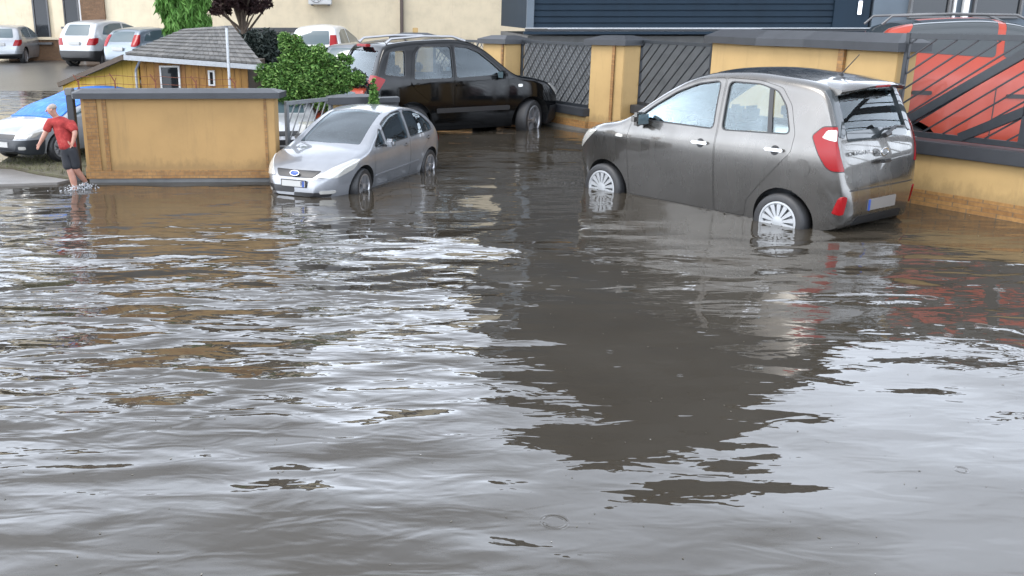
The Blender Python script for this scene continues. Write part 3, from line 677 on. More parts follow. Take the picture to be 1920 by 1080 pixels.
b = MB(); tp = [(-.575 + .0, .062 * math.cos(t), zm(.86) + .036 * math.sin(t)) for t in [2 * math.pi * k / 32 for k in range(33)]]; b.tube(tp, .0065, 6); 
em = b.obj('emblem', MT['chrome'], car, 50)
me = text_mesh('KIA', .06); link('emblem_letters', me, MT['cap_silver'], em, loc=(-.578, 0, zm(.86)), rot=(R(90), 0, R(-90)))
me = text_mesh('PICANTO', .058); link('lettering', me, MT['cap_silver'], car, loc=(-.566, .39, zm(.875)), rot=(R(90), 0, R(-90)))
b = MB(); b.box((-.60, 0, zm(.79)), (.05, .14, .035)); b.obj('tailgate_handle', MT['black'], car, bevel=.01)
b = MB(); b.box((-.612, 0, zm(.455)), (.016, .50, .112)); pl = b.obj('number_plate', MT['platetaupe'], car, bevel=.004)
b = MB(); b.box((-.6205, .232, zm(.455)), (.003, .036, .108)); b.obj('plate_band', MT['plateblue'], pl)
for sg in (1, -1):
    b = MB(); b.tube([(1.86, sg * .80, zm(.93)), (1.80, sg * .84, zm(.95))], .02, 6); b.obj('mirror_arm', MT['black'], car, 40)

# black off-roader
suv = CarShape(
    top=[(-.86, .66), (-.855, .74), (-.83, .86), (-.79, .98), (-.75, 1.06), (-.70, 1.13), (-.50, 1.50), (-.42, 1.585), (-.2, 1.635), (.3, 1.67), (.9, 1.68), (1.3, 1.645), (1.6, 1.54), (1.95, 1.325), (2.2, 1.17), (2.35, 1.115), (2.7, 1.07), (3.05, 1.0), (3.28, .92), (3.42, .80), (3.47, .68), (3.485, .58)],
    bot=[(-.86, .48), (-.7, .36), (-.4, .30), (0, .28), (2.7, .28), (3.2, .32), (3.485, .42)],
    plan=[(-.86, .62), (-.83, .74), (-.75, .81), (-.5, .86), (0, .885), (1.5, .89), (2.6, .875), (3.0, .84), (3.25, .74), (3.42, .58), (3.485, .42)],
    belt=[(-.86, 1.06), (1.0, 1.07), (2.2, 1.06), (3.5, 1.0)], zw=.72, wb=2.63, r=.385, tumble=.26, flare=.028, kz=1.2, rc=.10, crown=.03, belly=.08)
blackp = paint('black_paint', (.0016, .0018, .0022), .0, .07, .0, False, .32)
car = build_car('off_roader', 'black off-roader with roof rails standing in the flood before the lattice fence', 'car', suv, (-.47, 16.85, -.20), .50, .95, pm=blackp,
    side=[[(1.98, 1.12), (1.75, 1.29), (1.48, 1.46), (1.25, 1.53), (.985, 1.55), (.95, 1.09)], [(.87, 1.09), (.905, 1.55), (.28, 1.55), (.15, 1.45), (.06, 1.09)], [(-.13, 1.13), (-.06, 1.50), (-.34, 1.49), (-.50, 1.17)]],
    doors=[[(.90, .36), (.90, 1.05), (.945, 1.585), (1.27, 1.57), (1.52, 1.485), (1.8, 1.31), (2.06, 1.13), (2.10, .9), (2.10, .36)], [(.885, .36), (.885, 1.05), (.93, 1.585), (.25, 1.59), (.08, 1.46), (-.03, 1.07), (.05, .95), (.36, .75), (.46, .5), (.47, .36)]],
    screen=[(2.26, .60), (2.30, 0), (2.26, -.60), (1.46, -.52), (1.42, 0), (1.46, .52)], rear=[(-.62, 1.12), (.62, 1.12), (.54, 1.50), (-.54, 1.50)],
    cabin=(-.52, 2.1, .45), seats=[(1.15, (.38, -.38)), (.25, (.42, 0, -.42))], wstyle='five', ww=.23, track=.785, arch=.06, steer=.5, gmat=MT['glass_dark'], rimr=.27,
    handles=[(0, 1.02, .98, .2), (1, .12, 1.0, .2)], mirror=(1.90, 1.07, .86),
    lamps=[('tail_lamp', MT['redlens'], .008, [('y', [(-.50, 1.10), (-.68, 1.16), (-1, 1.16), (-1, .80), (-.80, .80), (-.62, .96)], .60, 1.4, True)]),
           ('headlamp', MT['clearlens'], .008, [('y', [(3.02, .95), (3.2, .955), (3.6, .82), (3.6, .72), (3.3, .76)], .46, 1.2, True)])],
    trims=[('bumper', MT['black'], .012, [('y', [(-.1, .28), (-1.2, .28), (-1.2, .70), (-.55, .70)], -1.3, 1.3, False)]), ('bumper', MT['black'], .012, [('y', [(3.02, .3), (3.7, .3), (3.7, .60), (3.1, .60)], -1.3, 1.3, False)]),
           ('side_lamp', MT['clearlens'], .012, [('y', [(2.28, .92), (2.38, .92), (2.38, .965), (2.28, .965)], .5, 1.3, True)]),
           ('door_strip', MT['black'], .016, [('y', [(.50, .575), (2.1, .575), (2.1, .645), (.50, .645)], .6, 1.3, True)])])
for sg in (1, -1):
    b = MB(); z = suv.zm(1.63); b.tube([(-.35, sg * .55, z - .03), (-.25, sg * .56, z + .045), (.4, sg * .57, z + .085), (1.0, sg * .57, z + .075), (1.28, sg * .56, z - .01)], [.03, .022, .02, .022, .03], 8); b.obj('roof_rail', MT['alloy'], car, 50)
b = MB(); b.box((-.52, 0, suv.zm(1.57)), (.10, .40, .05)); b.obj('brake_lamp', MT['redlens'], car, bevel=.012)

# silver people carrier
mpv = CarShape(
    top=[(-.64, .58), (-.635, .72), (-.61, .86), (-.57, .96), (-.50, 1.04), (-.32, 1.19), (.0, 1.43), (.3, 1.56), (.6, 1.625), (.95, 1.65), (1.4, 1.605), (1.8, 1.475), (2.2, 1.285), (2.52, 1.105), (2.68, 1.04), (3.0, .965), (3.35, .865), (3.58, .755), (3.72, .65), (3.79, .54), (3.81, .44)],
    bot=[(-.64, .38), (-.55, .30), (-.35, .22), (0, .2), (2.9, .2), (3.5, .19), (3.81, .26)],
    plan=[(-.64, .66), (-.61, .78), (-.54, .85), (-.3, .895), (.1, .915), (1.5, .92), (2.6, .91), (3.0, .89), (3.3, .82), (3.55, .71), (3.72, .56), (3.81, .40)],
    belt=[(-.64, 1.08), (0, 1.07), (1.5, 1.0), (2.4, .95), (3.8, .9)], zw=.70, wb=2.85, r=.335, tumble=.30, flare=.03, kz=1.0, rc=.11, crown=.045, belly=.10)
silver = paint('silver_paint', (.21, .217, .232), .55, .3)
car = build_car('people_carrier', 'silver people carrier facing the viewer in the flood before the slanted bar fence', 'car', mpv, (-.335, 12.86, -.155), 4.257, .64, pm=silver,
    side=[[(1.86, 1.01), (1.90, 1.36), (1.62, 1.47), (1.35, 1.535), (1.02, 1.555), (.98, 1.035)], [(.88, 1.04), (.92, 1.545), (.55, 1.51), (.25, 1.40), (-.04, 1.20), (-.06, 1.09)], [(2.36, 1.0), (1.96, 1.01), (2.0, 1.31)]],
    doors=[[(.93, .27), (.93, 1.0), (.97, 1.59), (1.4, 1.57), (1.7, 1.49), (1.95, 1.39), (1.95, 1.0), (2.38, .965), (2.44, .8), (2.40, .27)], [(.915, .27), (.915, 1.0), (.955, 1.58), (.55, 1.545), (.22, 1.43), (-.10, 1.21), (-.12, 1.07), (.05, .93), (.36, .75), (.46, .5), (.47, .27)]],
    screen=[(2.56, .66), (2.62, 0), (2.56, -.66), (1.50, -.55), (1.44, 0), (1.50, .55)], cabin=(-.28, 2.44, .42), seats=[(1.35, (.40, -.40)), (.35, (.42, 0, -.42))], wstyle='five', ww=.22, track=.81, arch=.055, steer=.06, rimr=.225, gmat=glass('people_carrier_glass', (.80, .88, .90), .01, 2.0),
    handles=[(0, 1.10, .90, .2), (1, .12, .95, .2)], mirror=(2.02, .99, .92),
    lamps=[('headlamp', MT['clearlens'], .008, [('y', [(2.98, .87), (3.3, .88), (3.9, .74), (3.9, .56), (3.52, .58), (3.18, .70)], .44, 1.4, True), ('x', [(.44, .60), (.95, .56), (.95, .93), (.80, .85), (.62, .745)], 2.8, 4, True)]),
           ('tail_lamp', MT['redlens'], .008, [('y', [(-.50, 1.02), (-.62, 1.05), (-1.1, 1.0), (-1.1, .75), (-.58, .78)], .62, 1.4, True)])],
    trims=[('rear_window', MT['black_glass'], .004, [('z', [(-.44, .60), (-.44, -.60), (.16, -.52), (.16, .52)], .9, 3, False)]),
           ('grille', MT['black'], .006, [('x', [(-.47, .70), (.47, .70), (.36, .585), (-.36, .585)], 3.3, 4, False)]),
           ('lower_grille', MT['black'], .008, [('x', [(-.66, .43), (.0, .43), (.0, .31), (-.62, .31)], 3.3, 4, False)]),
           ('lower_grille', MT['black'], .008, [('x', [(.0, .32), (.66, .33), (.64, .25), (.0, .25)], 3.3, 4, False)]),
           ('fog_lamp', MT['clearlens'], .010, [('x', [(.50, .30), (.70, .30), (.70, .36), (.50, .36)], 3.0, 4, True)]),
           ('door_strip', silver, .012, [('y', [(.50, .50), (2.38, .45), (2.38, .48), (.50, .53)], .6, 1.3, True)])])
b = MB(); b.lathe([(.001, .012), (.6, .010), (1, 0)], 28, 'z'); o = b.obj('emblem', MT['plateblue'], car, 40, loc=(3.775, 0, .655), rot=(0, R(68), 0)); o.scale = (.045, .088, 1)
b = MB(); b.tube([(.047 * math.cos(t), .092 * math.sin(t), .006) for t in [2 * math.pi * k / 32 for k in range(33)]], .007, 6); o = b.obj('emblem_ring', MT['chrome'], car, 50, loc=(3.775, 0, .655), rot=(0, R(68), 0))
b = MB(); b.box((3.822, 0, .475), (.02, .54, .135)); pl = b.obj('number_plate', MT['plateink'], car, bevel=.004)
b = MB(); b.box((3.834, 0, .475), (.006, .49, .105)); b.obj('plate_face', MT['plate'], pl)
b = MB(); b.box((3.8385, .21, .475), (.003, .045, .105)); b.obj('plate_band', MT['plateblue'], pl)
me = text_mesh('F', .12, .002); link('plate_letter', me, MT['plateink'], pl, loc=(3.839, -.20 + .4, .475) if False else (3.839, .20 - .02, .475), rot=(R(90), 0, R(90)))

# ------------------------------------------------------------------ other cars: simpler shells, dark solid glass
def small_shape(L=3.85, Hh=1.44, hw=.82, kz=1.0, nose='hatch', r=.30):
    wb = L * .635; fo = L * .205; ro = L - wb - fo; k = Hh / 1.47; xf = wb + fo
    return CarShape(
        top=[(-ro, .56 * k), (-ro + .01, .66 * k), (-ro + .04, .80 * k), (-ro + .07, .90 * k), (-ro + .12, .98 * k), (-ro + .36, 1.32 * k), (-ro + .46, 1.40 * k), (.2, 1.455 * k), (.7, 1.47 * k), (1.1, 1.44 * k), (1.45, 1.34 * k), (wb - .5, 1.14 * k), (wb - .12, .97 * k), (wb + .25, .90 * k), (xf - .28, .80 * k), (xf - .1, .68 * k), (xf - .02, .56 * k), (xf, .46 * k)],
        bot=[(-ro, .36), (-ro + .2, .25), (0, .2), (wb, .2), (xf - .2, .22), (xf, .30)],
        plan=[(-ro, hw * .68), (-ro + .03, hw * .80), (-ro + .12, hw * .90), (-.25, hw * .97), (.4, hw), (1.6, hw), (wb, hw * .98), (wb + fo * .45, hw * .92), (xf - .12, hw * .72), (xf, hw * .5)],
        belt=[(-ro, .97 * k), (.4, .97 * k), (wb - .3, .93 * k), (xf, .88 * k)], zw=.62, wb=wb, r=r, tumble=.33, flare=.016, kz=kz, rc=.11, crown=.04, belly=.10)
def simple_car(name, label, sh, loc, yaw, col, scale=1.0, group=None, tail='low', trims=(), plate=True, style='seven', metal=.4, glassmat=None, rails=False, cut=True, seed=0):
    xr, xf, k = sh.x0, sh.x1, float(sh.top(.6)) / 1.47; ik = lambda z: z * k
    tl = {'low': [('y', [(xr + .30, ik(.92)), (xr - .1, ik(.90)), (xr - .1, ik(.70)), (xr + .14, ik(.70)), (xr + .26, ik(.78))], .45, 1.4, True), ('x', [(.52, ik(.70)), (1.2, ik(.70)), (1.2, ik(.95)), (.62, ik(.93))], xr - .2, 0, True)],
          'high': [('y', [(xr + .36, ik(1.22)), (xr + .10, ik(1.22)), (xr - .1, ik(.85)), (xr + .10, ik(.84)), (xr + .24, ik(.92))], .42, 1.4, True), ('x', [(.56, ik(.8)), (1.2, ik(.8)), (1.2, ik(1.25)), (.52, ik(1.25))], xr - .2, .2, True)]}[tail]
    car = build_car(name, label, 'car', sh, loc, yaw, scale, pm=paint(label.split()[0] + '_paint_' + str(seed), col, metal, .3, coat=.25 if label.startswith('orange') else .8, drops=False), group=group, opaque=True, gmat=glassmat or MT['opaque_glass'],
        side=[[(sh.wb - .42, .97 * k), (sh.wb - .75, 1.13 * k), (1.35, 1.30 * k), (1.0, 1.355 * k), (.95, .98 * k)], [(.87, .98 * k), (.91, 1.36 * k), (.35, 1.345 * k), (.02, 1.26 * k), (-.18, 1.02 * k)]],
        screen=[(sh.wb - .22, .56), (sh.wb - .18, 0), (sh.wb - .22, -.56), (1.36, -.47), (1.30, 0), (1.36, .47)], rear=[(-.54, .99 * k), (.54, .99 * k), (.47, 1.32 * k), (-.47, 1.32 * k)],
        wstyle=style, ww=.19, track=abs(float(sh.plan(0))) - .10, arch=.05, lamps=[('tail_lamp', MT['redlens'], .009, tl),
            ('headlamp', MT['clearlens'], .008, [('y', [(xf - .62, ik(.83)), (xf - .3, ik(.84)), (xf + .1, ik(.70)), (xf + .1, ik(.56)), (xf - .3, ik(.60))], .40, 1.2, True)])],
        trims=list(trims) + [('lower_bumper', MT['black'], .006, [('x', [(-.9, .25), (.9, .25), (.9, .40), (-.9, .40)], xr - .2, xr + .25, False)]), ('grille', MT['black'], .006, [('x', [(-.42, ik(.66)), (.42, ik(.66)), (.36, ik(.55)), (-.36, ik(.55))], xf - .4, xf + .2, False)]),
            ('lower_grille', MT['black'], .006, [('x', [(-.60, .46), (.60, .46), (.55, .34), (-.55, .34)], xf - .4, xf + .2, False)])])
    if plate:
        b = MB(); b.box((xr - .012, 0, sh.zm(ik(.76))), (.03, .50, .11)); b.obj('number_plate', MT['plate'], car, bevel=.004)
    if rails:
        for sg in (1, -1):
            b = MB(); z = float(sh.top(.5)); b.tube([(-.35, sg * .52, z - .08), (-.25, sg * .53, z + .02), (.4, sg * .54, z + .045), (1.1, sg * .53, z + .03), (1.3, sg * .52, z - .06)], .015, 8); b.obj('roof_rail', MT['capgrey'], car, 50)
    return car
ST = 'parked cars along the street at the back'
SILV = (.26, .27, .285)
simple_car('parked_car', 'silver hatchback at the far left kerb, tail towards the viewer', small_shape(3.83, 1.46, .82), (-15.55, 36.3, .24), R(96), SILV, 1.0, ST, 'low', [('bumper_strip', MT['galv'], .012, [('x', [(-.9, .50), (.9, .50), (.9, .54), (-.9, .54)], -1.2, -.3, False)])], seed=1)
simple_car('parked_car', 'white crossover with red lamps parked beside the brown brick pilaster', small_shape(4.3, 1.62, .88, r=.34), (-11.55, 34.0, .26), R(66), (.30, .31, .32), 1.0, ST, 'low', [('black_skirt', MT['black'], .010, [('x', [(-1, .2), (1, .2), (1, .58), (-1, .58)], -1.5, -.25, False)])], metal=.1, seed=2)
simple_car('parked_car', 'blue grey hatchback with tall tail lamps beside the white crossover', small_shape(3.85, 1.44, .82), (-9.45, 32.0, .22), R(60), (.13, .16, .19), 1.0, ST, 'high', seed=3)
simple_car('parked_car', 'pale blue grey car mostly hidden behind the boarded hut roof', small_shape(3.9, 1.46, .83), (-6.55, 26.6, .02), R(38), (.16, .2, .23), 1.0, ST, 'high', seed=4)
simple_car('parked_car', 'dark car at the left frame edge behind the silver hatchback', small_shape(4.2, 1.50, .85), (-18.9, 38.2, .25), R(96), (.16, .19, .21), 1.0, ST, 'low', seed=5)
simple_car('parked_van', 'tall white van behind the green tree', small_shape(4.4, 1.85, .86, r=.33), (-2.9, 28.5, .06), R(80), (.46, .47, .48), .92, None, 'high', metal=.05, seed=6)['category'] = 'van'
simple_car('parked_car', 'dark grey car roof between the white van and the black off-roader', small_shape(4.3, 1.45, .85), (-1.75, 26.2, -.06), R(62), (.10, .11, .125), .95, None, 'low', seed=7)
red = small_shape(4.5, 1.66, .89, r=.34, kz=1.2)
simple_car('parked_car', 'orange red car with roof rails behind the tall fence panel', red, (6.15, 12.25, .06), R(-14), (.27, .028, .009), 1.0, None, 'high', rails=True, glassmat=MT['black_glass'], metal=.15, seed=8,
    trims=[('door_seam', MT['black'], .003, [('y', [(.90, .3), (.912, .3), (.912, 1.0), (.90, 1.0)], .6, 1.3, True)]), ('door_handle', MT['black'], .02, [('y', [(1.02, .90), (1.24, .90), (1.24, .94), (1.02, .94)], .6, 1.3, True)]), ('door_handle', MT['black'], .02, [('y', [(.0, .92), (.22, .92), (.22, .96), (.0, .96)], .6, 1.3, True)])])
# cars behind the small slanted bar fence and on the verge (small scale corner of the court)
simple_car('parked_car', 'white car close behind the small slanted bar fence', small_shape(4.0, 1.46, .84), (-2.15, 15.1, .06), R(-82), (.40, .41, .43), .60, 'cars behind the slanted bar fence', 'low', seed=9)
simple_car('parked_car', 'orange car beside the white one behind the small slanted bar fence', small_shape(4.0, 1.46, .84), (-1.15, 15.6, .06), R(-95), (.40, .06, .025), .60, 'cars behind the slanted bar fence', 'low', seed=10)
sil = simple_car('parked_car', 'silver car with bright blue sheet over its windscreen beside the wading man', small_shape(4.4, 1.43, .86, r=.31), (-4.62, 14.85, .05), R(-116), (.24, .25, .265), .64, None, 'low', seed=11, glassmat=MT['opaque_glass'],
    trims=[('bumper', MT['steel'], .010, [('y', [(3.2, .2), (4.2, .2), (4.2, .53), (3.2, .53)], -1.2, 1.2, False)]), ('fog_lamp', MT['clearlens'], .014, [('x', [(.50, .33), (.62, .33), (.62, .40), (.50, .40)], 3.1, 4.5, True)])])
shp = small_shape(4.4, 1.43, .86, r=.31); kk = float(shp.top(.6)) / 1.47
bluesheet = M('blue_sheet').set(Roughness=.6); v = bluesheet.pos(); bluesheet.l(bluesheet.ramp(bluesheet.noise(v, 4, 3), [(.35, (.008, .085, .36)), (.6, (.012, .13, .48)), (.75, (.08, .24, .36))]), bluesheet.b.inputs['Base Color']); bluesheet.bump(bluesheet.noise(bluesheet.pos((1, 3, 1)), 5, 3), .6, .03)
c = MB(); c.extrude(rpoly([(shp.wb - .06, .70), (shp.wb - .06, -.70), (-.3, -.58), (-.3, .58)], .05), 'z', .7, 2); me = boolean(shp.loft(-.02), c.mesh(), 'INTERSECT'); c = MB(); me = boolean(me, shp.loft(.03), 'DIFFERENCE'); smooth(me); link('windscreen_sheet', me, bluesheet.m, sil)
b = MB(); b.box((shp.x1 + .015, 0, .43), (.02, .5, .11)); b.obj('front_plate', MT['plate'], sil, bevel=.003)
b = MB()
# ------------------------------------------------------------------ yellow wall of the court (left), gate post, small bar fence
root = empty('court_wall', (-2.95, 11.7, 0)); prop(root, 'long ochre rendered wall with black cap behind the wading man', 'wall')
def rel(pts): return [(x + 2.95, y - 11.7) for x, y in pts]
foot = [(-4.20, 11.86), (-4.09, 11.55), (-1.74, 11.62), (-1.72, 11.82)]
b = MB(); b.extrude(rel(foot), 'z', .14, 1.035); b.obj('wall_body', MT['ochre'], root, bevel=.006)
b = MB(); b.extrude(rel([(-4.215, 11.865), (-4.10, 11.535), (-1.725, 11.605), (-1.705, 11.825)]), 'z', .055, .155); b.obj('brick_footing', MT['brick'], root)
b = MB(); b.extrude(rel([(-4.18, 11.85), (-4.075, 11.565), (-1.76, 11.635), (-1.74, 11.80)]), 'z', -.3, .056); b.obj('plinth', MT['concrete'], root)
o = rel([(-4.33, 11.90), (-4.14, 11.44), (-1.66, 11.52), (-1.62, 11.88)]); o2 = offs(o, .13); b = MB()
b.add([(x, y, 1.037) for x, y in o] + [(x, y, 1.105) for x, y in o] + [(x, y, 1.145) for x, y in o2], [(3, 2, 1, 0)] + [(i, (i + 1) % 4, 4 + (i + 1) % 4, 4 + i) for i in range(4)] + [(4 + i, 4 + (i + 1) % 4, 8 + (i + 1) % 4, 8 + i) for i in range(4)] + [(8, 9, 10, 11)]); b.obj('cap', MT['cap'], root)
for x0, x1, m, pr in ((-4.045, -3.90, 'brick', .012), (-3.835, -3.785, 'brick', .010), (-1.87, -1.838, 'brick', .006)):
    yy = 11.55 + (x0 + 4.09) * .07 / 2.35; b = MB(); b.box(((x0 + x1) / 2 + 2.95, yy - 11.7 - pr / 2 + .012, .594), (x1 - x0, pr + .03, .875), .0298); b.obj('brick_pilaster', MT[m], root)
b = MB(); b.box((-3.35 + 2.95 + .9, 11.585 - 11.7 + .03, .31), (.012, .02, .02)); b.obj('wall_vent', MT['black'], root)
gp = empty('gate_post', (-4.275, 11.74, 0)); prop(gp, 'black square gate post with a pale block on top beside the man', 'gate post')
b = MB(); b.box((0, 0, .51), (.085, .09, 1.10)); b.obj('post_shaft', MT['cap'], gp, bevel=.006)
b = MB(); b.box((-.005, 0, 1.105), (.095, .10, .085)); b.obj('post_block', MT['concrete'], gp, bevel=.006)
for k, (x, h) in enumerate(((-4.17, .185), (-3.72, .20), (-3.22, .19), (-2.72, .17), (-2.24, .15))):
    b = MB(); z = 1.12; lean = -.06; y = 11.78
    b.tube([(0, 0, 0), (0, 0, h * .5), (lean, 0, h)], [.010, .009, .007], 6); b.tube([(0, 0, h * .5), (.012, .01, h * .72)], .006, 6)
    b.bar((-.012, -.012, .012), (.012, .012, .012), .03, .02)
    prop(b.obj('barbed_wire_post', MT['rust'], None, 50, loc=(x, y, z)), ['rusty bent wire post on the wall cap nearest the gate post', 'rusty bent wire post left of the hut corner pipe', 'rusty bent wire post between the corner pipe and hut door', 'rusty bent wire post between the hut door and small window', 'rusty bent wire post right of the small hut window'][k], 'wire post', 'rusty posts carrying barbed wire on the wall')
b = MB()
for dz in (.07, .16):
    pts = [(x, 11.775, 1.12 + h * (dz / .17) * .95 + (.0 if i % 2 == 0 else -.012)) for i, (x, h) in enumerate(((-4.2, .185), (-3.95, .19), (-3.72, .20), (-3.45, .19), (-3.22, .19), (-2.95, .18), (-2.72, .17), (-2.5, .15), (-2.24, .15)))]
    b.tube(pts, .0035, 5)
prop(b.obj('barbed_wire', MT['rust']), 'thin rusty wire strung along the top of the ochre wall', 'wire')
fence_panel('bar_fence', 'small grey panel of slanted bars between ochre wall and cream pier', (-1.66, 12.0), (-1.13, 12.72), .06, .96, 11, .42, t=.013, mat='steel_grey', rail=.05, group=None)
p = fence_pier('court_pier', 'cream pier with dark cap right of the small slanted bar fence', [(-1.16, 12.9), (-1.12, 12.70), (-.62, 12.86), (-.64, 13.06)], 0, .90, over=.06, cap_rise=.03, strip=False); p['category'] = 'wall pier'; del p['group']
b = MB(); b.extrude([(-.62, 12.9), (-.24, 13.06), (-.26, 13.16), (-.62, 13.0)], 'z', -.1, .86); b.extrude([(-.60, 12.84), (-.22, 13.0), (-.26, 13.22), (-.60, 13.06)], 'z', .863, .93)
prop(b.obj('low_wall', MT['cap'], bevel=.006), 'dark low wall with metal cap behind the silver people carrier', 'wall')

# ------------------------------------------------------------------ buildings at the back
def window_part(root, c, w, h, axis_rz=0, frame='white', fw=.07, depth=.10, name='window', sill=None, glassm='darkglass', mull=False):
    n = (math.sin(axis_rz), -math.cos(axis_rz)); dx = (math.cos(axis_rz), math.sin(axis_rz))
    b = MB(); 
    for s in (-1, 1): b.box((c[0] + dx[0] * s * (w / 2 - fw / 2), c[1] + dx[1] * s * (w / 2 - fw / 2), c[2]), (fw, depth, h), axis_rz)
    for s in (-1, 1): b.box((c[0], c[1], c[2] + s * (h / 2 - fw / 2)), (w - 2 * fw, depth, fw), axis_rz)
    if mull: b.box(c, (fw * .8, depth * .9, h - 2 * fw), axis_rz)
    f = b.obj(name, MT[frame], root)
    b = MB(); b.box((c[0] - n[0] * depth * .15, c[1] - n[1] * depth * .15, c[2]), (w - fw, depth * .3, h - fw), axis_rz); b.obj('pane', MT[glassm], f)
    if sill: b = MB(); b.box((c[0] + n[0] * .08, c[1] + n[1] * .08, c[2] - h / 2 - .04), (w + .15, .3, .08), axis_rz); b.obj('sill', MT[sill], f)
    return f
cb = empty('cream_building', (-5, 37.5, .2)); prop(cb, 'long cream rendered building with brown brick pilaster across the flooded street', 'building')
def part(name, m, c, d, rz=0, bevel=0, root=cb):
    q = MB(); l = root.location; q.box((c[0] - l.x, c[1] - l.y, c[2] - l.z), d, rz); return q.obj(name, MT[m], root, bevel=bevel)
part('wall', 'cream', (-3.6, 41.5, 4.2), (17.4, 8, 8.6))                     # main wall, front at y = 37.5
part('wall', 'cream', (-15.2, 42.3, 4.1), (4.4, 8, 8.4))                     # set back part with windows, front at y = 38.3
part('roof', 'cap', (.4, 41.3, 8.65), (10.2, 8.6, .3))
q = MB(); q.extrude([(37.0 - 37.5, 8.42), (37.0 - 37.5, 8.55), (42.2 - 37.5, 12.9), (47.5 - 37.5, 8.5), (47.5 - 37.5, 8.42)], 'x', -18.2 + 5, -4.8 + 5); q.obj('roof', mottled('added_dark_roof', (.022, .018, .015), .4, 3, .7, .3, 8), cb)  # unseen pitched roof, added so the water at left mirrors something dark
part('pilaster', 'brown_brick', (-12.42, 37.9, 4.2), (.92, 1.0, 8.59))
part('white_downpipe', 'white', (-13.12, 38.2, 4.2), (.16, .16, 8.5), bevel=.03)
part('downpipe', 'brownpipe', (-.55, 37.42, 4.2), (.13, .13, 8.5), bevel=.03)
part('brick_base', 'brown_brick', (-14.7, 38.26, .35), (3.0, .12, 1.55)); part('base_ledge', 'cream', (-14.7, 38.22, 1.15), (3.05, .18, .1))
part('wall_pier', 'cream', (-14.05, 38.26, 4.6), (.42, .14, 6.8))
for c in ((-13.55, 38.26, 3.2), (-14.75, 38.26, 2.6)):
    window_part(cb, (c[0] + 5, c[1] - 37.5, c[2] - .2), .62, 3.2, 0, 'capgrey', .06, .1, sill='capgrey', glassm='darkglass')
for k in range(2):
    for x in (-10.2, -7.6, -5.0, -2.2, 1.0): 
        if k == 0 and x > -99: window_part(cb, (x + 5, 37.46 - 37.5, 6.3 - .2), 1.3, 1.5, 0, 'white', .08, .12, sill='capgrey')
    break
ac = empty('air_conditioner', (-3.65, 37.2, 2.42)); prop(ac, 'white air conditioning unit on brackets on the cream wall', 'air conditioner')
b = MB(); b.box((0, 0, .28), (.88, .34, .56)); b.obj('casing', MT['white'], ac, bevel=.02)
b = MB(); b.lathe([(.2, -.175), (.22, -.185), (.22, -.17)], 24); b.lathe([(.001, -.176), (.05, -.18)], 12)
for k in range(6): a = k * math.pi / 3; b.bar((.05 * math.cos(a), -.178, .05 * math.sin(a)), (.2 * math.cos(a), -.178, .2 * math.sin(a)), .012)
b.obj('fan_grille', MT['capgrey'], ac, loc=(-.14, 0, .28))
for s_ in (-.32, .32): b = MB(); b.box((s_, .06, -.02), (.05, .46, .04)); b.obj('bracket', MT['capgrey'], ac)
# dark block at the far left edge
db = empty('grey_building', (-18.2, 41, .2)); prop(db, 'dark grey building at the far left edge beside the cream one', 'building')
part('wall', 'concrete', (-21.5, 44, 3.8), (8.1, 6, 7.8), root=db); window_part(db, (-17.75 - -18.2 - .6, 40.93 - 41, 2.2), 1.1, 2.4, 0, 'steel', .06, .12); part('dark_downpipe', 'brownpipe', (-17.56, 40.9, 3.8), (.14, .14, 7.6), root=db)
# low white garden wall with a cap before the cream building
gw = empty('garden_wall', (-5.5, 34.6, .2)); prop(gw, 'low white wall with brown cap under the maroon leaved tree', 'wall')
part('wall_body', 'white', (-5.6, 34.6, .78), (3.0, .3, 1.3), root=gw); part('cap', 'capgrey', (-5.6, 34.6, 1.52), (3.3, .5, .16), root=gw, bevel=.02); part('gate_leaf', 'yellow', (-4.3, 34.42, .75), (.5, .05, 1.2), root=gw)
# blue clad hall
bb = empty('blue_hall', (6.5, 22.2, 0)); prop(bb, 'tall dark blue hall with horizontal metal cladding behind the street fence', 'building')
part('plinth', 'plinth_grey', (6.5, 25.8, .78), (7.86, 7.2, 1.56), root=bb)
q = MB(); zb0, zt0 = 1.72, 7.5; nrow = 42; rh = (zt0 - zb0) / nrow; prof = []
for k in range(nrow):
    z = zb0 + k * rh; prof += [(22.165, z), (22.165, z + rh - .03), (22.185, z + rh - .025), (22.185, z + rh - .008), (22.15, z + rh)]
q.extrude([(y - 22.2, z) for y, z in prof] + [(7, zt0), (7, zb0)], 'x', 2.56 - 6.5, 10.34 - 6.5); q.obj('cladding', MT['blue_clad'], bb)
part('base_flashing', 'blue_clad', (6.45, 22.14, 1.63), (7.98, .22, .06), root=bb); part('base_trim', 'galv', (6.45, 22.13, 1.735), (7.9, .10, .022), root=bb); part('base_shadow_gap', 'cap', (6.45, 22.19, 1.69), (7.9, .1, .05), root=bb)
part('corner_trim', 'blue_grey', (2.60, 22.15, 4.6), (.16, .12, 5.75), root=bb)
q = MB(); q.extrude([(2.56 - 6.5, 7.5), (10.34 - 6.5, 7.5), (8.2 - 6.5, 9.1), (4.9 - 6.5, 9.5)], 'y', -.03, 7); q.obj('gable', MT['blue_clad'], bb)
q = MB(); q.extrude([(2.3 - 6.5, 7.42), (4.85 - 6.5, 9.62), (8.25 - 6.5, 9.22), (10.6 - 6.5, 7.4), (10.34 - 6.5, 7.5), (8.2 - 6.5, 9.1), (4.9 - 6.5, 9.5), (2.56 - 6.5, 7.5)], 'y', -.2, 7.3); q.obj('roof', MT['cap'], bb)
part('door_leaf', 'blue_clad', (9.9, 22.13, 2.55), (.8, .03, 1.62), root=bb); part('door_latch', 'chrome', (10.06, 22.09, 2.18), (.09, .05, .30), root=bb, bevel=.01)
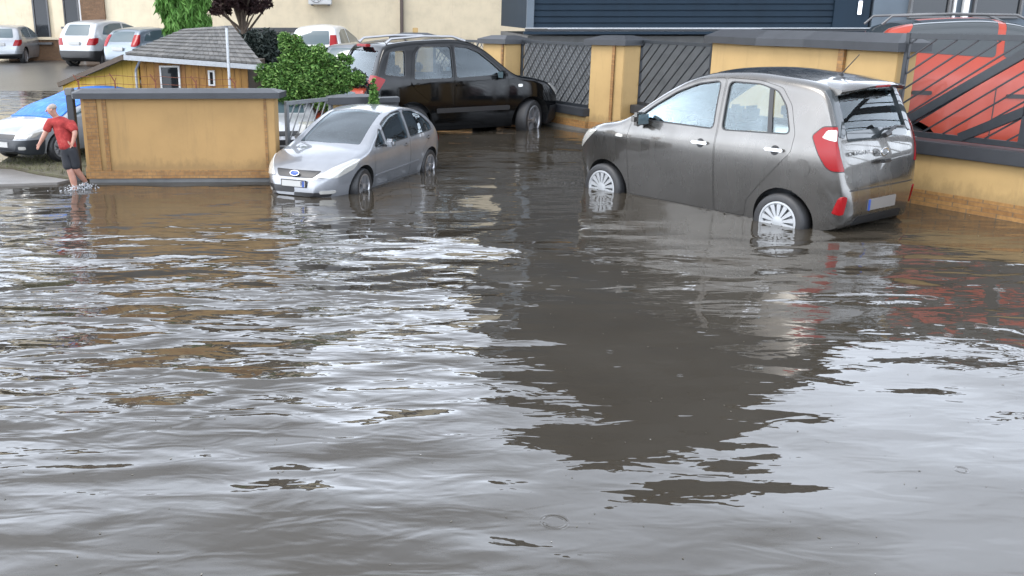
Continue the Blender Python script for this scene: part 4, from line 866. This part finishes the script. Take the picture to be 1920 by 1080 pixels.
gb = empty('grey_annex', (12.5, 22.0, 0)); prop(gb, 'blue grey annex with dark tall windows above the red car', 'building')
part('wall', 'blue_grey', (14.2, 25.6, 2.9), (7.64, 7, 5.8), root=gb); part('roof_edge', 'cap', (14.3, 25.4, 5.9), (8.2, 7.8, .2), root=gb)
for x, w_ in ((11.62, .92), (13.15, 1.1), (14.6, 1.1), (16.0, 1.1)):
    window_part(gb, (x - 12.5, 22.06 - 22.0, 2.9), w_, 1.9, 0, 'capgrey', .05, .14)
part('white_mullion', 'white', (12.42, 22.03, 2.9), (.12, .1, 1.9), root=gb); part('white_mullion', 'white', (12.16, 22.03, 2.9), (.05, .1, 1.9), root=gb)

# ------------------------------------------------------------------ boarded yellow hut behind the ochre wall
hut = empty('boarded_hut', (-3.4, 14.4, 0)); prop(hut, 'yellow boarded hut with grey tiled roof behind the ochre wall', 'hut')
def boards(name, a, bpt, z0, z1a, z1b, mat, pitch=.105, thick=.02, hole=None):
    A, B = Vector((*a, 0)), Vector((*bpt, 0)); d = B - A; Ln = d.length; dn = d.normalized(); n = Vector((dn.y, -dn.x, 0)); q = MB(); k = 0; s = 0; rr = random.Random(7)
    while s < Ln - .01:
        w_ = min(pitch * rr.uniform(.8, 1.2), Ln - s); 
        def ztop(t): return z1a + (z1b - z1a) * t / Ln
        s0, s1 = s + .0025, s + w_ - .0025; off = rr.uniform(0, .004); pr = []
        for o_ in (0, thick + off):
            for ss, zz in ((s0, z0), (s1, z0), (s1, ztop(s1)), (s0, ztop(s0))):
                p_ = A + dn * ss + n * o_; pr.append((p_.x + 3.4, p_.y - 14.4, zz))
        q.add(pr, [(3, 2, 1, 0), (4, 5, 6, 7), (0, 1, 5, 4), (1, 2, 6, 5), (2, 3, 7, 6), (3, 0, 4, 7)]); s += w_
    return q.obj(name, mat, hut)
wood = M('yellow_stained_boards').set(Roughness=.6); g = wood.n("ShaderNodeNewGeometry"); vv = wood.pos((8, 8, 1.2))
mixw = wood.n("ShaderNodeMix", data_type='RGBA', blend_type='MULTIPLY'); mixw.inputs['Factor'].default_value = .85
wood.l(wood.ramp(g.outputs['Random Per Island'], [(0, (.25, .115, .018)), (.5, (.31, .155, .02)), (1, (.22, .095, .016))]), mixw.inputs['A']); wood.l(wood.ramp(wood.noise(vv, 2, 6, .65), [(.3, (.55, .5, .45)), (.6, (1, 1, 1))]), mixw.inputs['B']); wood.l(mixw.outputs['Result'], wood.b.inputs['Base Color'])
woody = M('yellow_painted_boards').set(Roughness=.55); g = woody.n("ShaderNodeNewGeometry"); woody.l(woody.ramp(g.outputs['Random Per Island'], [(0, (.33, .20, .016)), (1, (.40, .255, .022))]), woody.b.inputs['Base Color'])
soff = mottled('brown_soffit', (.05, .034, .02), .3, 12, .7, 0)
q = MB(); q.extrude([(-4.13 + 3.4, 14.36 - 14.4), (-2.52 + 3.4, 14.36 - 14.4), (-2.75 + 3.4, 15.6 - 14.4), (-5.5 + 3.4, 16.6 - 14.4), (-5.55 + 3.4, 15.05 - 14.4)], 'z', -.1, .9); q.obj('core', soff, hut)
boards('front_boards', (-4.13, 14.34), (-2.52, 14.34), .0, 1.40, 1.30, wood.m)
boards('end_boards', (-5.55, 15.0), (-4.15, 14.36), .0, .98, 1.46, woody.m)
q = MB(); q.extrude([(-4.13 + 3.4, .9), (-2.52 + 3.4, .9), (-2.52 + 3.4, 1.32), (-4.13 + 3.4, 1.42)], 'y', -.03, 1.6); q.obj('core', soff, hut)
# roof: tiled slope with verge, running up to the ridge
e0, e1 = Vector((-4.25, 14.05, 1.475)), Vector((-2.26, 14.10, 1.325)); r0, r1 = Vector((-3.72, 15.55, 1.80)), Vector((-3.02, 15.9, 1.85)); q = MB(); NT = 9; rr = random.Random(3)
for k in range(NT):
    t0, t1 = k / NT, (k + 1) / NT; a0, a1 = e0.lerp(r0, t0), e1.lerp(r1, t0); b0, b1 = e0.lerp(r0, t1), e1.lerp(r1, t1)
    nn = 26 - k
    for j in range(nn):
        u0, u1 = (j + .03) / nn, (j + .97) / nn; up = .016 + rr.uniform(0, .005); p = [a0.lerp(a1, u0), a0.lerp(a1, u1), b0.lerp(b1, u1), b0.lerp(b1, u0)]
        off = Vector((3.4, -14.4, 0)); vs = [x + off - Vector((0, 0, .012)) for x in p] + [p[0] + off + Vector((0, 0, up)), p[1] + off + Vector((0, 0, up)), p[2] + off + Vector((0, 0, .004)), p[3] + off + Vector((0, 0, .004))]
        q.add(vs, [(3, 2, 1, 0), (4, 5, 6, 7), (0, 1, 5, 4), (1, 2, 6, 5), (2, 3, 7, 6), (3, 0, 4, 7)])
tile = M('grey_roof_tiles').set(Roughness=.55); g = tile.n("ShaderNodeNewGeometry"); mt_ = tile.n("ShaderNodeMix", data_type='RGBA', blend_type='MULTIPLY'); mt_.inputs['Factor'].default_value = .8
tile.l(tile.ramp(g.outputs['Random Per Island'], [(0, (.050, .047, .043)), (.5, (.075, .070, .064)), (1, (.10, .093, .085))]), mt_.inputs['A']); tile.l(tile.ramp(tile.noise(tile.pos(), 14, 5), [(.3, (.55, .55, .5)), (.65, (1, 1, 1))]), mt_.inputs['B']); tile.l(mt_.outputs['Result'], tile.b.inputs['Base Color'])
rf = q.obj('roof', tile.m, hut)
off = Vector((3.4, -14.4, 0)); q = MB(); q.add([v_ + off for v_ in (e0 - Vector((0, 0, .02)), e1 - Vector((0, 0, .02)), r1 - Vector((0, 0, .02)), r0 - Vector((0, 0, .02)), Vector((-5.62, 15.05, .99)), Vector((-5.3, 16.4, .86)), Vector((-2.66, 15.6, 1.28)), Vector((-4.15, 15.5, 1.34)))], [(0, 1, 2, 3), (0, 7, 5, 4), (0, 3, 7), (1, 6, 2), (3, 2, 6, 5, 7)]); q.obj('roof_underlay', soff, rf)
q = MB(); q.bar(e0 + off - Vector((.02, .02, .055)), e1 + off - Vector((-.02, .02, .055)), .03, .07); q.obj('gutter', MT['galv'], hut)
q = MB(); q.bar(e0 + off - Vector((.03, -.02, .05)), Vector((-5.62, 14.98, .96)) + off, .04, .07); q.obj('bargeboard', soff, hut)
q = MB(); q.tube([(-4.02 + 3.4, 14.06 - 14.4, 1.40), (-4.06 + 3.4, 14.10 - 14.4, 1.36), (-4.17 + 3.4, 14.26 - 14.4, 1.24), (-4.18 + 3.4, 14.27 - 14.4, 1.18), (-4.18 + 3.4, 14.27 - 14.4, .2)], .02, 8); q.obj('downpipe', MT['galv'], hut, 50)
for c, w_, h_, nm in (((-3.68, 14.30, .86), .30, .86, 'door'), ((-3.06, 14.30, 1.105), .10, .23, 'window')):
    window_part(hut, (c[0] + 3.4, c[1] - 14.4, c[2]), w_, h_, 0, 'white', .025, .05, nm)
pl = empty('steel_pole', (-2.66, 13.6, 0)); prop(pl, 'slim pale steel pole standing in front of the hut roof', 'pole')
b = MB(); b.lathe([(.001, 1.86), (.018, 1.858), (.020, 1.84), (.022, .04), (.05, .03), (.05, 0)], 14, 'z'); b.obj('shaft', MT['galv'], pl, 40)
b = MB(); b.lathe([(.001, .01), (.026, .008), (.026, -.02)], 14, 'z'); b.obj('pole_cap', MT['capgrey'], pl, 40, loc=(0, 0, 1.862))

# ------------------------------------------------------------------ trees
def leaf_cloud(rnd, clumps, n, size, hang=0, squash=.7, long=1.6):
    vs = []; fs = []; tot = sum(c[1]**2 for c in clumps)
    for (c, r) in clumps:
        for k in range(int(n * r * r / tot)):
            d = np.array([rnd.gauss(0, 1) for _ in range(3)]); d /= np.linalg.norm(d) + 1e-9; rad = r * (rnd.random()**.45)
            p = np.array(c) + d * rad * np.array([1, 1, squash]); s = size * rnd.uniform(.6, 1.35)
            a = np.array([rnd.gauss(0, 1), rnd.gauss(0, 1), rnd.gauss(0, .6) - hang]); a /= np.linalg.norm(a); t = np.cross(a, [rnd.gauss(0, 1), rnd.gauss(0, 1), rnd.gauss(0, 1)]); t /= np.linalg.norm(t) + 1e-9
            o = len(vs); w_ = s * .32; l_ = s * long * .5; bend = np.cross(a, t) * w_ * .5
            vs += [tuple(p - a * l_), tuple(p + t * w_ + bend), tuple(p + a * l_), tuple(p - t * w_ + bend)]; fs += [(o, o + 1, o + 2), (o, o + 2, o + 3)]
    me = bpy.data.meshes.new('leaves'); me.from_pydata(vs, [], fs); me.update(); return me
def tree(name, label, loc, h0, clumps, n, size, lm, bark, trunk_r, group=None, hang=0, cat='tree', seed=1, squash=.75, long=1.6, limbs=True, lean=(0, 0)):
    rnd = random.Random(seed); root = empty(name, loc); prop(root, label, cat, group)
    link('crown', leaf_cloud(rnd, clumps, n, size, hang, squash, long), lm, root)
    b = MB(); zc = max(c[0][2] for c in clumps); top = Vector((lean[0], lean[1], zc * .92))
    pts = [Vector((0, 0, -.05)), Vector((lean[0] * .1 + trunk_r * .4, 0, h0 * .5)), Vector((lean[0] * .3, lean[1] * .3, h0)), top * .7 + Vector((0, 0, zc * .1)), top]
    b.tube(pts, [trunk_r * 1.25, trunk_r, trunk_r * .85, trunk_r * .5, trunk_r * .15], 9); b.obj('trunk', bark, root, 60)
    if limbs:
        for c, r in clumps:
            s = pts[2].lerp(pts[3], rnd.uniform(-.25, .6)); e = Vector(c); m_ = s.lerp(e, .5) + Vector((rnd.gauss(0, r * .12), rnd.gauss(0, r * .12), r * .1))
            b = MB(); b.tube([s, m_, e], [trunk_r * .42, trunk_r * .28, trunk_r * .08], 6); b.obj('limb', bark, root, 60)
    return root
bark = mottled('bark', (.075, .055, .04), .4, 25, .9, .4, 60)
green = leafmat('fresh_green_leaves', (.014, .042, .008), (.050, .125, .018), (.14, .23, .06))
dkgreen = leafmat('dark_needles', (.006, .011, .009), (.012, .019, .015), (.022, .030, .027))
weepg = leafmat('weeping_green_leaves', (.035, .10, .014), (.065, .16, .026), (.11, .22, .05))
maroon = leafmat('maroon_leaves', (.018, .009, .009), (.028, .013, .013), (.042, .02, .018))
rnd = random.Random(12)
cl = [((.0, .0, 1.12), .40), ((-.45, .0, 1.02), .32), ((-.62, .05, 1.16), .22), ((-.30, .05, 1.36), .24), ((-.36, .0, 1.60), .14), ((.02, .0, 1.40), .24), ((.32, .0, 1.15), .30), ((.46, -.02, 1.06), .20), ((-.30, -.05, .88), .26), ((.20, -.05, .85), .28), ((-.78, 0, 1.26), .10), ((.12, 0, 1.52), .12), ((-.16, 0, 1.50), .16), ((.66, 0, 1.12), .13), ((-.40, 0, 1.70), .11), ((-.24, 0, 1.64), .13)]
rnd = random.Random(41)
for k in range(22):
    (cx_, cy_, cz_), r_ = cl[rnd.randrange(10)]; a = rnd.uniform(-.4, 3.5); cl.append(((cx_ + r_ * 1.05 * math.cos(a), rnd.uniform(-.15, .15), cz_ + r_ * .95 * math.sin(a)), rnd.uniform(.05, .09)))
tree('leafy_tree', 'bright green leafy tree between the hut and the black off-roader', (-1.52, 14.1, 0), .6, [(c_, r_ * .92) for c_, r_ in cl], 22000, .038, green, bark, .045, seed=5, squash=.9)
cl = [((0, 0, .16 + .08 * k), .14 - .014 * k) for k in range(9)]
tree('small_conifer', 'small bright green conical bush behind the low dark wall', (-.56, 12.6, .38), .1, cl, 4200, .034, green, bark, .012, cat='bush', seed=8, squash=1, limbs=False)
cl = [((0, 0, 1.1), .58), ((-.35, 0, 1.35), .40), ((.40, 0, 1.2), .46), ((.1, 0, 1.52), .30), ((-.15, 0, .7), .55), ((.45, 0, .75), .45), ((.75, 0, .95), .35), ((-.1, 0, 1.62), .18)]
tree('dark_conifer', 'almost black dense conifer behind the right end of the hut roof', (-2.72, 16.9, 0), .5, cl, 17000, .07, dkgreen, bark, .06, seed=9, squash=.9)
cl = [((.95, 0, 1.0), .42), ((1.3, 0, .85), .40), ((1.0, 0, .6), .45), ((1.55, 0, .6), .35)]
tree('dark_shrub', 'almost black shrub in the gap between the green tree and small conifer', (-2.38, 15.3, 0), .3, cl, 9000, .06, dkgreen, bark, .03, cat='bush', seed=10, squash=.9, lean=(1.1, 0))
rnd = random.Random(21); cl = []
for k in range(110):
    a = rnd.uniform(0, 6.28); rr_ = rnd.uniform(.0, .62); z = 5.6 - rr_ * 5.2 - rnd.uniform(0, 1.6); cl.append(((rr_ * math.cos(a), rr_ * math.sin(a), max(.5, z)), .18))
tree('weeping_tree', 'fresh green weeping tree rising behind the hut roof', (-5.58, 23.4, -.1), 1.7, cl, 17000, .085, weepg, bark, .07, hang=2.2, seed=22, squash=1.5, long=2.6, limbs=False)
rnd = random.Random(31); cl = []
for k in range(70):
    a = rnd.uniform(0, 6.28); rr_ = 2.0 * math.sqrt(rnd.random()); z = rnd.uniform(2.35, 8.6); rr_ *= 1 - max(0, z - 5.5) / 5
    cl.append(((rr_ * math.cos(a) - .15, rr_ * math.sin(a), z), rnd.uniform(.22, .42)))
for k in range(16):
    a = k * 2.4; rr_ = .35 + .95 * ((k * 7) % 10) / 10; cl.append(((rr_ * math.cos(a) - .1, rr_ * math.sin(a), 2.0 + .5 * ((k * 3) % 7) / 7), .24))
tree('maroon_tree', 'dark maroon leaved tree before the cream building', (-5.65, 31.6, .2), 2.0, cl, 17000, .14, maroon, bark, .11, seed=32, squash=.8, limbs=True)

# ------------------------------------------------------------------ the wading man (seen from behind, leaning to his left)
def skin_body(name, joints, edges, mat, parent=None, sub=2, root=0):
    me = bpy.data.meshes.new(name); me.from_pydata([j[:3] for j in joints], edges, []); o = bpy.data.objects.new(name, me); COL.objects.link(o)
    sk = o.modifiers.new('s', 'SKIN'); sk.use_smooth_shade = True; sk.branch_smoothing = .4
    for i, v in enumerate(me.skin_vertices[0].data):
        r_ = joints[i][3]; v.radius = (r_ if not isinstance(r_, tuple) else r_[0], r_ if not isinstance(r_, tuple) else r_[1]); v.use_root = (i == root)
    sb = o.modifiers.new('u', 'SUBSURF'); sb.levels = sub; sb.render_levels = sub
    m2 = evald(o); bpy.data.objects.remove(o); m2.polygons.foreach_set('use_smooth', [True] * len(m2.polygons)); return link(name, m2, mat, parent)
skin = M('skin').set(Roughness=.5); skin.l(skin.ramp(skin.noise(skin.pos(), 14, 4), [(.3, (.30, .145, .10)), (.7, (.38, .20, .15))]), skin.b.inputs['Base Color'])
shirt = M('red_shirt_cloth').set(Roughness=.85); v = shirt.pos(); shirt.l(shirt.ramp(shirt.noise(v, 16, 6, .7), [(.35, (.17, .010, .009)), (.55, (.26, .018, .016)), (.72, (.34, .055, .045))]), shirt.b.inputs['Base Color']); shirt.bump(shirt.noise(shirt.pos((1, 1, .5)), 14, 3), .7, .012)
shorts = mottled('black_shorts_cloth', (.016, .017, .021), .35, 12, .85, .4, 12)
hairm = mottled('short_grey_hair', (.25, .21, .185), .25, 60, .8, .3, 90)
man = empty('person', (-4.08, 11.05, 0)); prop(man, 'balding man in red shirt and dark shorts wading barelegged past the wall corner', 'person')
J = [  # x, y, z, radius ; man looks away from the viewer and down to the left
 (-.030, .00, .520, (.090, .075)),   # 0 pelvis
 (-.055, .01, .620, (.090, .070)), (-.085, .02, .740, (.105, .072)), (-.112, .02, .820, (.075, .056)),   # 1-3 spine
 (-.135, .012, .868, .038),            # 4 neck
 (-.165, .000, .905, .044),            # 5 head base
 (-.182, -.002, .950, (.056, .062)), (-.176, .008, .998, (.046, .052)),   # 6-7 skull
 (-.205, .01, .822, .042), (-.265, -.02, .690, .034), (-.335, -.045, .570, .024), (-.352, -.05, .540, .017),   # 8-11 left arm
 (-.015, .015, .812, .042), (.085, -.03, .690, .034), (.056, -.055, .585, .024), (.040, -.06, .558, .017),     # 12-15 right arm
 (-.062, .0, .470, .052), (-.045, -.005, .300, .040), (-.028, .0, .215, .043), (-.012, .012, .12, .044), (-.004, .012, .01, .029), (-.02, -.03, -.06, .022), (-.03, -.09, -.07, .018),   # 16-22 standing leg
 (.010, .0, .470, .052), (.020, .02, .300, .040), (.024, .03, .245, .043), (.052, .10, .150, .040), (.075, .16, .085, .028), (.085, .165, .05, .021), (.06, .12, .02, .017),  # 23-29 trailing leg
]
Ed = [(0, 1), (1, 2), (2, 3), (3, 4), (4, 5), (5, 6), (6, 7), (3, 8), (8, 9), (9, 10), (10, 11), (3, 12), (12, 13), (13, 14), (14, 15),
      (0, 16), (16, 17), (17, 18), (18, 19), (19, 20), (20, 21), (21, 22), (0, 23), (23, 24), (24, 25), (25, 26), (26, 27), (27, 28), (28, 29)]
# five fingers on each hand: own chains rooted in the palm
def fingers(palm, dirv, side, idx):
    global J, Ed
    p = Vector(palm); d = Vector(dirv).normalized(); s_ = Vector(side).normalized()
    for k, (off, ln) in enumerate(((-.014, .040), (-.005, .047), (.005, .044), (.014, .034))):
        a = p + s_ * off + d * .012; c1 = a + d * ln * .5; c2 = a + d * ln + s_.cross(d) * .010
        n = len(J); J += [(*a, .0065), (*c1, .0058), (*c2, .0045)]; Ed += [(idx, n), (n, n + 1), (n + 1, n + 2)]
    a = p + s_ * -.018; n = len(J); J += [(*a, .007), (*(a + s_ * -.014 + d * .018), .0055)]; Ed += [(idx, n), (n, n + 1)]
fingers((-.352, -.05, .54), (-.5, -.1, -.86), (.8, -.4, -.4), 11); fingers((.040, -.06, .558), (-.5, .1, -.8), (-.6, .5, .4), 15)
skin_body('body', J, Ed, skin.m, man)
T = [(-.030, 0, .470, (.104, .090)), (-.034, .004, .53, (.112, .092)), (-.052, .008, .60, (.112, .088)), (-.085, .02, .740, (.124, .086)), (-.114, .02, .825, (.088, .068)), (-.130, .016, .862, .048),
     (-.212, .01, .818, .056), (-.245, -.010, .735, .053), (-.262, -.016, .690, .054), (-.010, .015, .808, .056), (.060, -.010, .735, .053), (.080, -.022, .690, .054)]
skin_body('shirt', T, [(0, 1), (1, 2), (2, 3), (3, 4), (4, 5), (4, 6), (6, 7), (7, 8), (4, 9), (9, 10), (10, 11)], shirt.m, man)
Sh = [(-.030, 0, .560, (.098, .082)), (-.028, 0, .505, (.102, .086)), (-.066, 0, .445, .074), (-.052, -.004, .330, .066), (-.046, -.004, .235, .068), (.020, 0, .445, .074), (.026, .018, .330, .066), (.026, .024, .240, .067)]
skin_body('shorts', Sh, [(0, 1), (1, 2), (2, 3), (3, 4), (1, 5), (5, 6), (6, 7)], shorts, man)
Hr = [(-.152, -.016, .944, (.050, .058)), (-.162, -.010, .984, (.051, .058)), (-.168, .004, 1.014, (.036, .042))]
skin_body('hair', Hr, [(0, 1), (1, 2)], hairm, man)
b = MB()
for c, r_ in (((-.218, -.022, .958), .0065), ((-.230, .010, .958), .0065)): b.add([(c[0] + r_ * math.cos(a) * math.cos(t), c[1] + r_ * math.sin(a) * math.cos(t), c[2] + r_ * math.sin(t)) for t in (-1.2, -.4, .4, 1.2) for a in [k * math.pi / 4 for k in range(8)]], [(i * 8 + k, i * 8 + (k + 1) % 8, (i + 1) * 8 + (k + 1) % 8, (i + 1) * 8 + k) for i in range(3) for k in range(8)])
b.obj('eyes', MT['plateink'], man, 60)
b = MB(); b.tube([(-.226, -.012, .955), (-.242, -.012, .932), (-.228, -.010, .926)], [.007, .010, .007], 8); b.obj('nose', skin.m, man, 60)
b = MB(); b.tube([(-.222, -.03, .908), (-.228, -.012, .906), (-.226, .008, .908)], .004, 6); b.obj('mouth', plain('lips', (.35, .12, .10), .5), man, 60)
b = MB(); b.tube([(-.160, -.056, .962), (-.152, -.062, .955), (-.156, -.060, .938), (-.163, -.056, .934)], [.008, .010, .008, .005], 8); b.obj('ear', skin.m, man, 60)
b = MB(); b.tube([(.085, .170, .062), (.078, .152, .028), (.062, .128, .012), (.045, .10, .004)], [.026, .028, .026, .016], 10); b.obj('shoe', MT['black'], man, 60)

# splash at his feet, small things floating
rnd = random.Random(77); b = MB()
for k in range(300):
    c0 = rnd.choice([(-4.0, 11.14, .06), (-3.97, 11.18, .05), (-4.09, 11.02, .01)]); a = rnd.uniform(0, 6.28); rr_ = abs(rnd.gauss(0, .055)); x, y = c0[0] + rr_ * math.cos(a) * 1.3, c0[1] + rr_ * math.sin(a); z = max(.004, rnd.random() * .08 * (1 - rr_ / .14)); r_ = rnd.uniform(.002, .0085)
    b.add([(x + r_ * 1.4 * dx, y + r_ * dy, z + r_ * dz) for dx, dy, dz in ((1, 0, 0), (-1, 0, 0), (0, 1, 0), (0, -1, 0), (0, 0, 1), (0, 0, -1))], [(0, 2, 4), (2, 1, 4), (1, 3, 4), (3, 0, 4), (2, 0, 5), (1, 2, 5), (3, 1, 5), (0, 3, 5)])
spl = M('splash_water').set(Base_Color=(.42, .43, .45, 1), Roughness=.12); prop(b.obj('splash', spl.m, None, 80), 'white splash of water thrown up by the wading feet', 'splash', kind='stuff')
b = MB()
for k in range(360):
    y = 2.6 + 7 * rnd.random()**1.3; x = rnd.uniform(-.55, .65) * (y + 1) * 1.0; r_ = rnd.uniform(.0015, .004) * (.6 + y * .12); a = rnd.uniform(0, 6.28); l_ = rnd.uniform(1, 2.2)
    b.add([(x + r_ * (l_ * cx_ * math.cos(a) - cy_ * math.sin(a)), y + r_ * (l_ * cx_ * math.sin(a) + cy_ * math.cos(a)), .0025 + hz) for hz, sc in ((0, 1),) for cx_, cy_ in ((1, 0), (.5, .8), (-.5, .8), (-1, 0), (-.5, -.8), (.5, -.8))], [(0, 1, 2, 3, 4, 5)])
deb = M('floating_bits').set(Roughness=.6); g = deb.n("ShaderNodeNewGeometry"); deb.l(deb.ramp(g.outputs['Random Per Island'], [(0, (.03, .025, .015)), (.6, (.08, .07, .05)), (.9, (.16, .15, .13)), (1, (.28, .27, .25))]), deb.b.inputs['Base Color'])
prop(link('floating_debris', b.mesh(fix=False), deb.m), 'specks of blossom and dirt floating on the flood water', 'debris', kind='stuff')
